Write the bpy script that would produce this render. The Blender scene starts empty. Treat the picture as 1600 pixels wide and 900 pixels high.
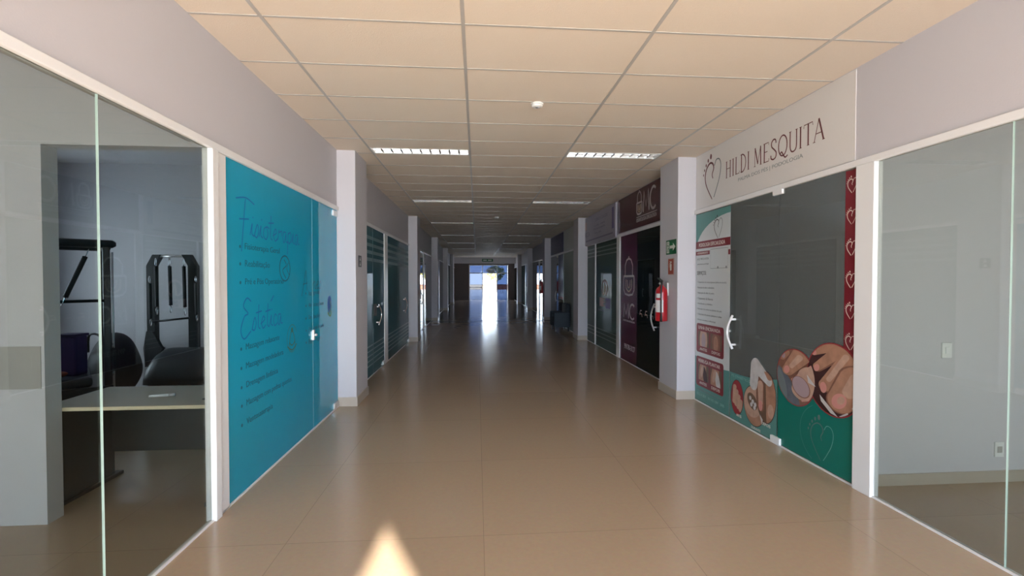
import bpy, bmesh, math, random
from mathutils import Vector, Matrix
random.seed(7)
S = bpy.context.scene
C = S.collection

# ------------------------------------------------------------------ camera, world, sun, exposure
CAM_Z = 1.62
cam_data = bpy.data.cameras.new('camera')
cam = bpy.data.objects.new('camera', cam_data); C.objects.link(cam)
cam_data.sensor_fit = 'HORIZONTAL'; cam_data.sensor_width = 36.0
cam_data.lens = 36.0 * 720.6 / 1600.0
cam_data.clip_start = 0.05; cam_data.clip_end = 500
cam.location = (0, 0, CAM_Z)
cam.rotation_euler = (math.pi / 2 - 0.0190, 0, -0.0758)
S.camera = cam

W = bpy.data.worlds.new('sky'); S.world = W; W.use_nodes = True
bg = W.node_tree.nodes['Background']
bg.inputs['Color'].default_value = (0.70, 0.83, 1.0, 1)
bg.inputs['Strength'].default_value = 7.0

SUN_TAN, SUN_DX = 0.44, -0.20                   # sun behind the viewer, heading slightly left
sd = bpy.data.lights.new('sun', 'SUN'); sd.energy = 14.0; sd.angle = math.radians(0.9); sd.color = (1.0, 0.92, 0.81)
sun = bpy.data.objects.new('sun', sd); C.objects.link(sun)
sun.rotation_euler = Vector((SUN_DX, 1.0, -SUN_TAN)).to_track_quat('-Z', 'Y').to_euler()
sun.location = (0, -10, 8)

S.view_settings.view_transform = 'Standard'
S.view_settings.look = 'None'
S.view_settings.gamma = 1.0
S.view_settings.use_curve_mapping = False
S.view_settings.exposure = 1.1

# ------------------------------------------------------------------ constants of the place
LX, RX = -1.765, 2.93          # planes of the left and right shopfronts
CEIL = 3.253
HEAD = 2.485                   # underside of the shopfront head rail
REAR, END = -4.0, 36.0

# ------------------------------------------------------------------ materials
MATS = {}
def mat(name, col, rough=0.5, metal=0.0, spec=0.5, bump=0.0, bscale=60.0, coat=0.0, var=0.0):
    if name in MATS: return MATS[name]
    m = bpy.data.materials.new(name); m.use_nodes = True
    n = m.node_tree.nodes; l = m.node_tree.links
    p = n['Principled BSDF']
    p.inputs['Base Color'].default_value = (*col, 1)
    p.inputs['Roughness'].default_value = rough
    p.inputs['Metallic'].default_value = metal
    p.inputs['Specular IOR Level'].default_value = spec
    p.inputs['Coat Weight'].default_value = coat
    if bump or var:
        tc = n.new('ShaderNodeTexCoord'); nz = n.new('ShaderNodeTexNoise')
        nz.inputs['Scale'].default_value = bscale; nz.inputs['Detail'].default_value = 6
        l.new(tc.outputs['Object'], nz.inputs['Vector'])
        if bump:
            b = n.new('ShaderNodeBump'); b.inputs['Strength'].default_value = bump; b.inputs['Distance'].default_value = 0.01
            l.new(nz.outputs['Fac'], b.inputs['Height']); l.new(b.outputs['Normal'], p.inputs['Normal'])
        if var:
            mx = n.new('ShaderNodeMix'); mx.data_type = 'RGBA'
            mx.inputs['A'].default_value = (*[c * (1 - var) for c in col], 1)
            mx.inputs['B'].default_value = (*[min(1, c * (1 + var)) for c in col], 1)
            l.new(nz.outputs['Fac'], mx.inputs['Factor']); l.new(mx.outputs['Result'], p.inputs['Base Color'])
    MATS[name] = m
    return m

def glass(name, tint, refl=1.0, film=None, film_amt=0.0, translucent=0.0, rough=0.0):
    """thin sheet of glass: tinted see-through plus mirror by angle; optional vinyl film colour on it"""
    if name in MATS: return MATS[name]
    m = bpy.data.materials.new(name); m.use_nodes = True
    n = m.node_tree.nodes; l = m.node_tree.links
    n.clear()
    out = n.new('ShaderNodeOutputMaterial')
    geo = n.new('ShaderNodeNewGeometry')
    dot = n.new('ShaderNodeVectorMath'); dot.operation = 'DOT_PRODUCT'
    l.new(geo.outputs['Incoming'], dot.inputs[0]); l.new(geo.outputs['Normal'], dot.inputs[1])
    ab = n.new('ShaderNodeMath'); ab.operation = 'ABSOLUTE'; l.new(dot.outputs['Value'], ab.inputs[0])
    om = n.new('ShaderNodeMath'); om.operation = 'SUBTRACT'; om.inputs[0].default_value = 1; l.new(ab.outputs[0], om.inputs[1])
    pw = n.new('ShaderNodeMath'); pw.operation = 'POWER'; pw.inputs[1].default_value = 5; l.new(om.outputs[0], pw.inputs[0])
    ma = n.new('ShaderNodeMath'); ma.operation = 'MULTIPLY_ADD'; ma.inputs[1].default_value = 0.95 * refl; ma.inputs[2].default_value = 0.045 * refl
    l.new(pw.outputs[0], ma.inputs[0])
    tr = n.new('ShaderNodeBsdfTransparent'); tr.inputs['Color'].default_value = (*tint, 1)
    gl = n.new('ShaderNodeBsdfGlossy'); gl.inputs['Roughness'].default_value = rough
    base = tr
    if film:
        df = n.new('ShaderNodeBsdfDiffuse'); df.inputs['Color'].default_value = (*film, 1)
        body = df
        if translucent:
            tl = n.new('ShaderNodeBsdfTranslucent'); tl.inputs['Color'].default_value = (*film, 1)
            mt = n.new('ShaderNodeMixShader'); mt.inputs[0].default_value = translucent
            l.new(df.outputs[0], mt.inputs[1]); l.new(tl.outputs[0], mt.inputs[2]); body = mt
        mf = n.new('ShaderNodeMixShader'); mf.inputs[0].default_value = film_amt
        l.new(tr.outputs[0], mf.inputs[1]); l.new(body.outputs[0], mf.inputs[2]); base = mf
    ms = n.new('ShaderNodeMixShader'); l.new(ma.outputs[0], ms.inputs[0])
    l.new(base.outputs[0], ms.inputs[1]); l.new(gl.outputs[0], ms.inputs[2])
    l.new(ms.outputs[0], out.inputs['Surface'])
    MATS[name] = m
    return m

def floor_material():
    m = bpy.data.materials.new('polished_tile'); m.use_nodes = True
    n = m.node_tree.nodes; l = m.node_tree.links; p = n['Principled BSDF']
    tc = n.new('ShaderNodeTexCoord'); mp = n.new('ShaderNodeMapping')
    mp.inputs['Location'].default_value = (-0.04 + 12.1, -0.47 + 12.1, 0)
    l.new(tc.outputs['Object'], mp.inputs['Vector'])
    br = n.new('ShaderNodeTexBrick'); br.offset = 0.0; br.squash = 1.0
    br.inputs['Scale'].default_value = 1.0; br.inputs['Brick Width'].default_value = 1.21; br.inputs['Row Height'].default_value = 1.21
    br.inputs['Mortar Size'].default_value = 0.002; br.inputs['Mortar Smooth'].default_value = 0.2; br.inputs['Bias'].default_value = 0.0
    br.inputs['Color1'].default_value = (0.475, 0.355, 0.25, 1); br.inputs['Color2'].default_value = (0.50, 0.375, 0.265, 1)
    br.inputs['Mortar'].default_value = (0.33, 0.25, 0.18, 1)
    l.new(mp.outputs['Vector'], br.inputs['Vector'])
    nz = n.new('ShaderNodeTexNoise'); nz.inputs['Scale'].default_value = 40; nz.inputs['Detail'].default_value = 8
    l.new(tc.outputs['Object'], nz.inputs['Vector'])
    mx = n.new('ShaderNodeMix'); mx.data_type = 'RGBA'; mx.blend_type = 'MULTIPLY'; mx.inputs['Factor'].default_value = 0.18
    l.new(br.outputs['Color'], mx.inputs['A']); l.new(nz.outputs['Color'], mx.inputs['B'])
    l.new(mx.outputs['Result'], p.inputs['Base Color'])
    n2 = n.new('ShaderNodeTexNoise'); n2.inputs['Scale'].default_value = 2.2; n2.inputs['Detail'].default_value = 3
    l.new(tc.outputs['Object'], n2.inputs['Vector'])
    rr = n.new('ShaderNodeMapRange'); rr.inputs['To Min'].default_value = 0.13; rr.inputs['To Max'].default_value = 0.22
    l.new(n2.outputs['Fac'], rr.inputs['Value']); l.new(rr.outputs['Result'], p.inputs['Roughness'])
    n3 = n.new('ShaderNodeTexNoise'); n3.inputs['Scale'].default_value = 1.6; n3.inputs['Detail'].default_value = 1
    l.new(tc.outputs['Object'], n3.inputs['Vector'])
    ad = n.new('ShaderNodeMath'); ad.operation = 'MULTIPLY_ADD'; ad.inputs[1].default_value = -0.25
    l.new(br.outputs['Fac'], ad.inputs[0]); l.new(n3.outputs['Fac'], ad.inputs[2])
    b = n.new('ShaderNodeBump'); b.inputs['Strength'].default_value = 0.10; b.inputs['Distance'].default_value = 0.02
    l.new(ad.outputs[0], b.inputs['Height']); l.new(b.outputs['Normal'], p.inputs['Normal'])
    p.inputs['Specular IOR Level'].default_value = 0.5
    return m

WALL = mat('painted_wall', (0.60, 0.58, 0.615), 0.6, bump=0.06, bscale=90)
WALLB = mat('painted_band_grey', (0.40, 0.38, 0.36), 0.6)
WHITE = mat('white_aluminium', (0.86, 0.86, 0.87), 0.28)
SIGNW = mat('white_sign_sheet', (0.76, 0.73, 0.71), 0.35)
DARKW = mat('dark_brown_panel', (0.10, 0.07, 0.06), 0.5)
BASE = mat('skirting_tile', (0.50, 0.43, 0.36), 0.3)
CEILM = mat('mineral_ceiling_tile', (0.80, 0.69, 0.575), 0.85, bump=0.25, bscale=140, var=0.03)
GRID = mat('ceiling_grid_steel', (0.50, 0.47, 0.44), 0.35)
FLOOR = floor_material()
GCLEAR = glass('clear_glass', (0.72, 0.745, 0.715))
GTEAL = glass('teal_film_glass', (0.12, 0.74, 0.84), film=(0.03, 0.55, 0.76), film_amt=0.80, translucent=0.3)
GSMOKE = glass('smoked_glass', (0.48, 0.52, 0.50), film=(0.24, 0.26, 0.25), film_amt=0.42)
GDTEAL = glass('dark_teal_glass', (0.16, 0.26, 0.29), 0.6, film=(0.085, 0.20, 0.235), film_amt=0.85)
GBLACK = glass('black_glass', (0.16, 0.2, 0.22), film=(0.012, 0.022, 0.024), film_amt=0.7)
GGREEN = glass('dark_green_glass', (0.2, 0.26, 0.24), 0.5, film=(0.10, 0.15, 0.135), film_amt=0.85)
GPALE = glass('pale_frosted_glass', (0.6, 0.68, 0.68), 0.6, film=(0.62, 0.72, 0.70), film_amt=0.8)
GDIM = glass('dim_glass', (0.35, 0.38, 0.40))
GBLUE = glass('blue_tinted_glass', (0.11, 0.135, 0.19))
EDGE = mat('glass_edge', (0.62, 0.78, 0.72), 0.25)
CHROME = mat('chrome', (0.82, 0.82, 0.84), 0.14, 1.0)
STEEL = mat('satin_metal', (0.78, 0.78, 0.78), 0.3, 0.6)
BLACK = mat('black_plastic', (0.012, 0.013, 0.014), 0.45)
BLACKM = mat('black_metal', (0.015, 0.016, 0.018), 0.35)
PADM = mat('black_vinyl_pad', (0.018, 0.022, 0.026), 0.42, bump=0.05)
FROST = mat('frosted_stripe', (0.12, 0.24, 0.27), 0.5)
FROST2 = mat('frosted_stripe_dark', (0.15, 0.20, 0.19), 0.5)

# ------------------------------------------------------------------ geometry helpers
ORI = {}
def props(o, label=None, cat=None, group=None, kind=None):
    if label: o['label'] = label
    if cat: o['category'] = cat
    if group: o['group'] = group
    if kind: o['kind'] = kind
    return o

def thing(name, label, cat, loc, group=None, kind=None):
    o = bpy.data.objects.new(name, None); C.objects.link(o)
    o.location = loc; o.empty_display_size = 0.1
    ORI[o] = Vector(loc)
    return props(o, label, cat, group, kind)

class B:
    """collects shapes in world coordinates; build() links them as one mesh object"""
    def __init__(s): s.bm = bmesh.new(); s.mi = 0
    def _fin(s, faces):
        for f in faces: f.material_index = s.mi
    def box(s, x0, y0, z0, x1, y1, z1, bevel=0.0):
        x0, x1 = min(x0, x1), max(x0, x1); y0, y1 = min(y0, y1), max(y0, y1); z0, z1 = min(z0, z1), max(z0, z1)
        r = bmesh.ops.create_cube(s.bm, size=1.0)
        for v in r['verts']:
            v.co = Vector(((x0 + x1) / 2 + v.co.x * (x1 - x0), (y0 + y1) / 2 + v.co.y * (y1 - y0), (z0 + z1) / 2 + v.co.z * (z1 - z0)))
        fs = {f for v in r['verts'] for f in v.link_faces}
        if bevel:
            es = {e for f in fs for e in f.edges}
            q = bmesh.ops.bevel(s.bm, geom=list(es), offset=bevel, segments=2, affect='EDGES', profile=0.5)
            fs = {f for v in q['verts'] for f in v.link_faces} | {f for f in fs if f.is_valid}
        s._fin(fs); return s
    def quad(s, pts):
        f = s.bm.faces.new([s.bm.verts.new(p) for p in pts]); s._fin([f]); return s
    def prism(s, pts, vec):
        """closed solid from a planar outline pushed along vec"""
        vec = Vector(vec); a = [s.bm.verts.new(p) for p in pts]; b = [s.bm.verts.new(Vector(p) + vec) for p in pts]
        fs = [s.bm.faces.new(a[::-1]), s.bm.faces.new(b)]
        for i in range(len(a)):
            j = (i + 1) % len(a); fs.append(s.bm.faces.new((a[i], a[j], b[j], b[i])))
        s._fin(fs); return s
    def tube(s, pts, r, n=10, closed=False):
        pts = [Vector(p) for p in pts]; k = len(pts); rings = []
        up = Vector((0, 0, 1))
        rs = r if isinstance(r, (list, tuple)) else [r] * k
        prev = None
        for i, p in enumerate(pts):
            a = pts[(i - 1) % k] if (closed or i) else p; b = pts[(i + 1) % k] if (closed or i < k - 1) else p
            t = (b - a).normalized()
            u = prev if prev is not None else (up if abs(t.z) < 0.9 else Vector((1, 0, 0)))
            u = (u - t * u.dot(t)).normalized(); prev = u; w = t.cross(u)
            rings.append([s.bm.verts.new(p + (u * math.cos(6.28318 * j / n) + w * math.sin(6.28318 * j / n)) * rs[i]) for j in range(n)])
        fs = []
        for i in range(k if closed else k - 1):
            A, D = rings[i], rings[(i + 1) % k]
            for j in range(n): fs.append(s.bm.faces.new((A[j], A[(j + 1) % n], D[(j + 1) % n], D[j])))
        if not closed: fs += [s.bm.faces.new(rings[0][::-1]), s.bm.faces.new(rings[-1])]
        for f in fs: f.smooth = True
        s._fin(fs); return s
    def lathe(s, c, prof, n=24, axis='z'):
        """surface of revolution round a vertical axis through c; prof = (radius, height) list"""
        c = Vector(c); rings = []
        for r, h in prof:
            ring = []
            for j in range(n):
                a = 6.283185 * j / n; q = Vector((r * math.cos(a), r * math.sin(a), h))
                if axis == 'x': q = Vector((q.z, q.x, q.y))
                if axis == 'y': q = Vector((q.y, q.z, q.x))
                ring.append(s.bm.verts.new(c + q))
            rings.append(ring)
        fs = []
        for A, D in zip(rings, rings[1:]):
            for j in range(n): fs.append(s.bm.faces.new((A[j], A[(j + 1) % n], D[(j + 1) % n], D[j])))
        fs += [s.bm.faces.new(rings[0][::-1]), s.bm.faces.new(rings[-1])]
        for f in fs[:-2]: f.smooth = True
        s._fin(fs); return s
    def blob(s, c, rad, sub=3, amp=0.0, seed=0):
        r = bmesh.ops.create_icosphere(s.bm, subdivisions=sub, radius=1.0)
        rnd = random.Random(seed); ph = [rnd.uniform(0, 6) for _ in range(6)]
        for v in r['verts']:
            d = v.co.copy(); k = 1 + amp * (math.sin(3 * d.x + ph[0]) + math.sin(4 * d.y + ph[1]) + math.sin(5 * d.z + ph[2])) / 3
            v.co = Vector((c[0] + d.x * rad[0] * k, c[1] + d.y * rad[1] * k, c[2] + d.z * rad[2] * k))
        fs = {f for v in r['verts'] for f in v.link_faces}
        for f in fs: f.smooth = True
        s._fin(fs); return s
    def build(s, name, mats, parent=None, origin=None):
        if not isinstance(mats, (list, tuple)): mats = [mats]
        bmesh.ops.recalc_face_normals(s.bm, faces=s.bm.faces[:])
        o0 = ORI[parent] if parent is not None else Vector(origin if origin is not None else (0, 0, 0))
        bmesh.ops.translate(s.bm, verts=s.bm.verts[:], vec=-o0)
        me = bpy.data.meshes.new(name); s.bm.to_mesh(me); s.bm.free()
        for m in mats: me.materials.append(m)
        o = bpy.data.objects.new(name, me); C.objects.link(o)
        ORI[o] = o0
        if parent is not None: o.parent = parent
        else: o.location = o0
        return o

def struct(name, b, m, label, cat=None, origin=None):
    o = b.build(name, m, None, origin)
    return props(o, label, cat or name.rsplit('_', 1)[0].split('_')[0], None, 'structure')

def copy_tree(o, parent=None):
    c = o.copy(); C.objects.link(c)
    if parent is not None: c.parent = parent
    for ch in list(o.children): copy_tree(ch, c)
    return c

ORD = ['first', 'second', 'third', 'fourth', 'fifth', 'sixth', 'seventh', 'eighth', 'ninth']

# ---- flat artwork on a wall plane: u runs to the right as one faces it, v is up
class Art:
    def __init__(s, side, mats, lift=0.0, X=None):
        s.side = side; s.b = B(); s.mats = mats; s.names = list(mats); s.lift = lift; s.layer = 0
        s.X = X if X is not None else (LX if side == 'L' else RX)
    def pt(s, y, z, h): return Vector((s.X + h, y, z)) if s.side == 'L' else Vector((s.X - h, y, z))
    def use(s, name): s.b.mi = s.names.index(name); return s
    def poly(s, pts, m, layer=0):
        """pts in (y, z) of the wall"""
        s.use(m); h0 = s.lift + layer * 0.0007 + 0.0002
        t = 0.0006
        vec = Vector((t, 0, 0)) if s.side == 'L' else Vector((-t, 0, 0))
        s.b.prism([s.pt(y, z, h0) for y, z in pts], vec); return s
    def rect(s, y0, z0, y1, z1, m, layer=0, r=0.0):
        if r:
            y0, y1 = min(y0, y1), max(y0, y1); z0, z1 = min(z0, z1), max(z0, z1)
            pts = []
            for cy, cz, a0 in ((y1 - r, z1 - r, 0), (y0 + r, z1 - r, 90), (y0 + r, z0 + r, 180), (y1 - r, z0 + r, 270)):
                for k in range(6): a = math.radians(a0 + 18 * k); pts.append((cy + r * math.cos(a), cz + r * math.sin(a)))
            return s.poly(pts, m, layer)
        return s.poly([(y0, z0), (y1, z0), (y1, z1), (y0, z1)], m, layer)
    def ell(s, y, z, ry, rz, m, layer=0, n=36, rot=0.0, clip=None):
        pts = []
        for k in range(n):
            a = 6.283185 * k / n; p, q = ry * math.cos(a), rz * math.sin(a)
            pts.append((y + p * math.cos(rot) - q * math.sin(rot), z + p * math.sin(rot) + q * math.cos(rot)))
        if clip: pts = clip_poly(pts, clip)
        if len(pts) > 2: s.poly(pts, m, layer)
        return s
    def ribbon(s, pts, w, m, layer=0, closed=False):
        """a painted stroke; w a number or a list of widths"""
        s.use(m); n = len(pts); ws = w if isinstance(w, (list, tuple)) else [w] * n
        h = s.lift + layer * 0.0007 + 0.0006
        Ls, Rs = [], []
        for i in range(n):
            a = pts[(i - 1) % n] if (closed or i) else pts[i]; c = pts[(i + 1) % n] if (closed or i < n - 1) else pts[i]
            d = Vector((c[0] - a[0], c[1] - a[1])); d = d.normalized() if d.length > 1e-9 else Vector((1, 0))
            nn = Vector((-d.y, d.x)) * ws[i] / 2
            Ls.append((pts[i][0] + nn.x, pts[i][1] + nn.y)); Rs.append((pts[i][0] - nn.x, pts[i][1] - nn.y))
        for i in range(n if closed else n - 1):
            j = (i + 1) % n
            s.b.quad([s.pt(*Ls[i], h), s.pt(*Rs[i], h), s.pt(*Rs[j], h), s.pt(*Ls[j], h)])
        return s
    def build(s, name, parent): return s.b.build(name, [s.mats[k] for k in s.names], parent)

def clip_poly(sub, clip):
    """Sutherland-Hodgman against a convex outline"""
    area = sum(clip[i][0] * clip[(i + 1) % len(clip)][1] - clip[(i + 1) % len(clip)][0] * clip[i][1] for i in range(len(clip)))
    if area < 0: clip = clip[::-1]
    out = sub
    for i in range(len(clip)):
        a, b = clip[i], clip[(i + 1) % len(clip)]; inp = out; out = []
        if not inp: break
        ins = lambda p: (b[0] - a[0]) * (p[1] - a[1]) - (b[1] - a[1]) * (p[0] - a[0]) >= 0
        for k in range(len(inp)):
            p, q = inp[k], inp[(k + 1) % len(inp)]
            ip, iq = ins(p), ins(q)
            if ip != iq:
                d1 = (b[0] - a[0]) * (p[1] - a[1]) - (b[1] - a[1]) * (p[0] - a[0])
                d2 = (b[0] - a[0]) * (q[1] - a[1]) - (b[1] - a[1]) * (q[0] - a[0])
                t = d1 / (d1 - d2); x = (p[0] + t * (q[0] - p[0]), p[1] + t * (q[1] - p[1]))
                out.append(x)
            if iq: out.append(q)
    return out

def spline(pts, n=8):
    """smooth curve through the points"""
    if len(pts) < 3: return list(pts)
    P = [pts[0]] + list(pts) + [pts[-1]]; out = []
    for i in range(1, len(P) - 2):
        for k in range(n):
            t = k / n; t2, t3 = t * t, t * t * t
            out.append(tuple(0.5 * (2 * P[i][j] + (P[i + 1][j] - P[i - 1][j]) * t + (2 * P[i - 1][j] - 5 * P[i][j] + 4 * P[i + 1][j] - P[i + 2][j]) * t2 + (3 * P[i][j] - P[i - 1][j] - 3 * P[i + 1][j] + P[i + 2][j]) * t3) for j in (0, 1)))
    out.append(tuple(pts[-1]))
    return out

def text(side, s, y0, z0, w, h, m, parent, name='lettering', lift=0.003, X=None, depth=0.0006):
    """printed lettering fitted into w x h metres; y0 = where the first letter starts"""
    cu = bpy.data.curves.new('t', 'FONT'); cu.body = s; cu.extrude = depth; cu.resolution_u = 3
    t = bpy.data.objects.new('t', cu); C.objects.link(t); bpy.context.view_layer.update()
    me = bpy.data.meshes.new_from_object(t)
    bpy.data.objects.remove(t); bpy.data.curves.remove(cu)
    xs = [v.co.x for v in me.vertices]; ys = [v.co.y for v in me.vertices]
    x0, x1, b0, b1 = min(xs), max(xs), min(ys), max(ys)
    sx, sy = w / (x1 - x0), h / (b1 - b0)
    PX = X if X is not None else (LX if side == 'L' else RX)
    o0 = ORI[parent]
    for v in me.vertices:
        u, q, d = (v.co.x - x0) * sx, (v.co.y - b0) * sy, v.co.z
        if side == 'L': p = Vector((PX + lift + d, y0 + u, z0 + q))
        else: p = Vector((PX - lift - d, y0 - u, z0 + q))
        v.co = p - o0
    me.materials.clear(); me.materials.append(m); me.name = name
    if h >= 0.045 and ' ' in s:                                   # large lettering: every word a print of its own
        bm = bmesh.new(); bm.from_mesh(me); bpy.data.meshes.remove(me); bm.verts.index_update()
        seen = set(); isl = []
        for v in bm.verts:
            if v in seen: continue
            st, comp = [v], []
            seen.add(v)
            while st:
                q = st.pop(); comp.append(q)
                for e in q.link_edges:
                    n_ = e.other_vert(q)
                    if n_ not in seen: seen.add(n_); st.append(n_)
            yy = [c.co.y for c in comp]; isl.append((min(yy), max(yy), comp))
        isl.sort(key=lambda t: t[0]); groups = []
        for a_, b_, comp in isl:
            if groups and a_ - groups[-1][0] < 0.19 * w / max(1, len(s)) * 2.1: groups[-1][0] = max(groups[-1][0], b_); groups[-1][1].extend(comp)
            else: groups.append([b_, list(comp)])
        o = None
        for _, comp in groups:
            keep = {v.index: k for k, v in enumerate(comp)}; nm = bpy.data.meshes.new(name)
            nm.from_pydata([c.co[:] for c in comp], [], [[keep[v.index] for v in f.verts] for f in bm.faces if f.verts[0].index in keep])
            nm.materials.append(m); o = bpy.data.objects.new(name, nm); C.objects.link(o); ORI[o] = o0; o.parent = parent
        bm.free()
        return o
    o = bpy.data.objects.new(name, me); C.objects.link(o); ORI[o] = o0; o.parent = parent
    return o

CURSIVE = {
 'i': ([[(0, .1), (.25, 1), (.2, .25), (.45, .05)], [(.3, 1.4), (.36, 1.5)]], .45),
 's': ([[(0, .05), (.35, 1), (.5, .5), (.3, 0), (.02, .12)]], .55),
 'o': ([[(.5, 1), (.15, .8), (.1, .2), (.4, 0), (.62, .45), (.48, 1), (.8, .9)]], .75),
 't': ([[(.3, 2.0), (.2, .35), (.45, .02)], [(-.05, 1.35), (.65, 1.45)]], .5),
 'e': ([[(0, .4), (.5, .7), (.35, 1), (.1, .5), (.3, 0), (.65, .25)]], .65),
 'r': ([[(0, .1), (.2, 1), (.25, .8), (.6, .95), (.55, .5)]], .65),
 'a': ([[(.55, .9), (.2, .9), (.1, .3), (.3, 0), (.55, .8), (.55, .15), (.8, .1)]], .75),
 'p': ([[(.15, 1), (.0, -1)], [(.12, .8), (.5, 1), (.62, .4), (.3, 0), (.1, .2)]], .7),
 'c': ([[(.55, .8), (.3, 1), (.1, .5), (.25, 0), (.62, .2)]], .6),
 'n': ([[(0, 0), (.1, 1)], [(.08, .6), (.4, 1), (.45, .1), (.7, .05)]], .7),
 'E': ([[(.95, 2.3), (.5, 2.6), (.1, 2.0), (.6, 1.4), (.2, 1.2), (-.2, .2), (.15, -.5), (.9, .0)]], 1.0),
 'F': ([[(-.4, 2.5), (.6, 2.75), (1.5, 2.45)], [(.55, 2.65), (.35, 1), (.1, -1.2)], [(-.1, 1.1), (.9, 1.25)]], 1.0),
 'A': ([[(-.3, -.6), (.2, 1), (.65, 2.5), (.8, 1), (.9, 0)], [(0, .8), (.95, .95)]], 1.0),
}
def handwriting(art, s, y0, z0, xh, stretch, m, w):
    x = 0.0
    for ch in s:
        strokes, adv = CURSIVE[ch]
        for st in strokes:
            pts = [(y0 + (x + p) * xh * stretch, z0 + q * xh) for p, q in spline(st, 5)]
            art.ribbon(pts, w, m)
        x += adv

def heart(art, y, z, sz, m1, m2, w, flip):
    """heart drawn as the outline of a foot and a bare right half, five toes on the left lobe"""
    f = flip
    def P(l): return [(y + f * a * sz, z + b * sz) for a, b in l]
    left = spline([(.02, .02), (-.02, .14), (.06, .30), (.0, .44), (-.16, .48), (-.34, .36), (-.42, .14), (-.34, -.14), (-.02, -.56)], 6)
    right = spline([(.10, .36), (.2, .50), (.36, .48), (.44, .30), (.38, .0), (.22, -.3), (.08, -.52)], 6)
    ws = [w * (0.7 + 0.6 * math.sin(3.14 * i / len(left))) for i in range(len(left))]
    art.ribbon(P(left), ws, m1); art.ribbon(P(right), w * 0.8, m2)
    for a, b, r in ((-.10, .66, .062), (-.25, .58, .045), (-.37, .47, .038), (-.46, .35, .032), (-.52, .22, .028)):
        art.ell(y + f * a * sz, z + b * sz, r * sz * .8, r * sz * 1.25, m1, 0, 14)

# ------------------------------------------------------------------ the shell
struct('floor', B().box(-6.2, REAR - 0.2, -0.12, 7.2, END + 0.15, 0.0), FLOOR, 'polished beige tiled floor of the long corridor', 'floor')

# ceiling: tiles with gaps where the light fixtures sit
GX = [-0.086 + 1.25 * k for k in range(-6, 7)]
def fix_y(n): return 5.875 + 3.75 * n, 6.12 + 3.75 * n
FIXROWS = range(8)
cb = B()
xs = [LX] + [x for x in GX if LX < x < RX] + [RX]
ys = [-3.8] + [3.0 + 0.625 * k for k in range(-10, 53)] + [END]
for i in range(len(xs) - 1):
    for j in range(len(ys) - 1):
        a, b = ys[j], ys[j + 1]
        if i in (1, 3):
            hit = [n for n in FIXROWS if fix_y(n)[0] >= a - 0.01 and fix_y(n)[1] <= b + 0.01]
            if hit: b = fix_y(hit[0])[0]
        cb.box(xs[i], a, CEIL, xs[i + 1], b, CEIL + 0.02)
ceiling = struct('ceiling', cb, CEILM, 'cream suspended ceiling of rectangular tiles', 'ceiling')
gb = B()
for x in xs[1:-1]: gb.box(x - 0.012, -3.8, CEIL - 0.004, x + 0.012, END, CEIL + 0.004)
for y in ys[1:-1]: gb.box(LX, y - 0.009, CEIL - 0.003, RX, y + 0.009, CEIL + 0.004)
gb.build('ceiling_grid', GRID, ceiling)
struct('trim_1', B().box(-6.2, REAR, 3.45, 7.2, END + 0.2, 3.6), WALL, 'unseen roof slab added above the ceiling to block sky light', 'roof')  # slab out of view, added to keep the sky out above the ceiling

# side walls: bulkheads above the shopfronts, backs of the shops, party walls
struct('wall_left', B().box(LX - 0.15, REAR, 2.535, LX, END, 3.45), WALL, 'pale grey bulkhead above the left shopfronts', 'wall')
struct('wall_right', B().box(RX, REAR, 2.535, RX + 0.15, END, 3.45), WALL, 'pale warm bulkhead above the right shopfronts', 'wall')
def side_wall(x0, x1, y0, y1, z0, z1):
    """rear wall of a row of rooms with one unseen opening added for daylight"""
    return B().box(x0, REAR, 0, x1, y0, 3.45).box(x0, y1, 0, x1, END, 3.45).box(x0, y0, 0, x1, y1, z0).box(x0, y0, z1, x1, y1, 3.45)
struct('wall_left_outer', side_wall(-6.2, -6.0, 4.9, 6.0, 1.0, 2.3), WALL, 'white rear wall of the left rooms with an added daylight opening', 'wall')  # opening out of view, added to brighten the exercise room
struct('wall_right_outer', side_wall(7.0, 7.2, 4.4, 5.6, 1.1, 2.2), WALL, 'white rear wall of the right rooms with an added daylight opening', 'wall')  # opening out of view, added to light the inside of the clinic
rb = B()
for x0, x1, w0, w1, s0, t0 in ((-6.2, LX, -5.0, -2.6, 0.6, 2.3), (RX, 7.2, 4.3, 6.6, 0.6, 2.3)):     # unseen wide openings added so daylight reaches each near room
    rb.box(x0, REAR, 0, w0, REAR + 0.2, 3.45).box(w1, REAR, 0, x1, REAR + 0.2, 3.45).box(w0, REAR, 0, w1, REAR + 0.2, s0).box(w0, REAR, t0, w1, REAR + 0.2, 3.45)
nx, nh = 0.815, 0.23  # notch added in the unseen lintel to cut the sun wedge on the floor
for pts in ([(LX, 2.7), (nx - nh, 2.7), (nx, 3.085), (nx, 3.45), (LX, 3.45)], [(nx + nh, 2.7), (RX, 2.7), (RX, 3.45), (nx, 3.45), (nx, 3.085)]):
    rb.prism([(x, REAR, z) for x, z in pts], (0, 0.2, 0))
struct('wall_rear', rb, WALL, 'unseen entrance wall with openings and notch added to shape the daylight', 'wall')

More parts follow.
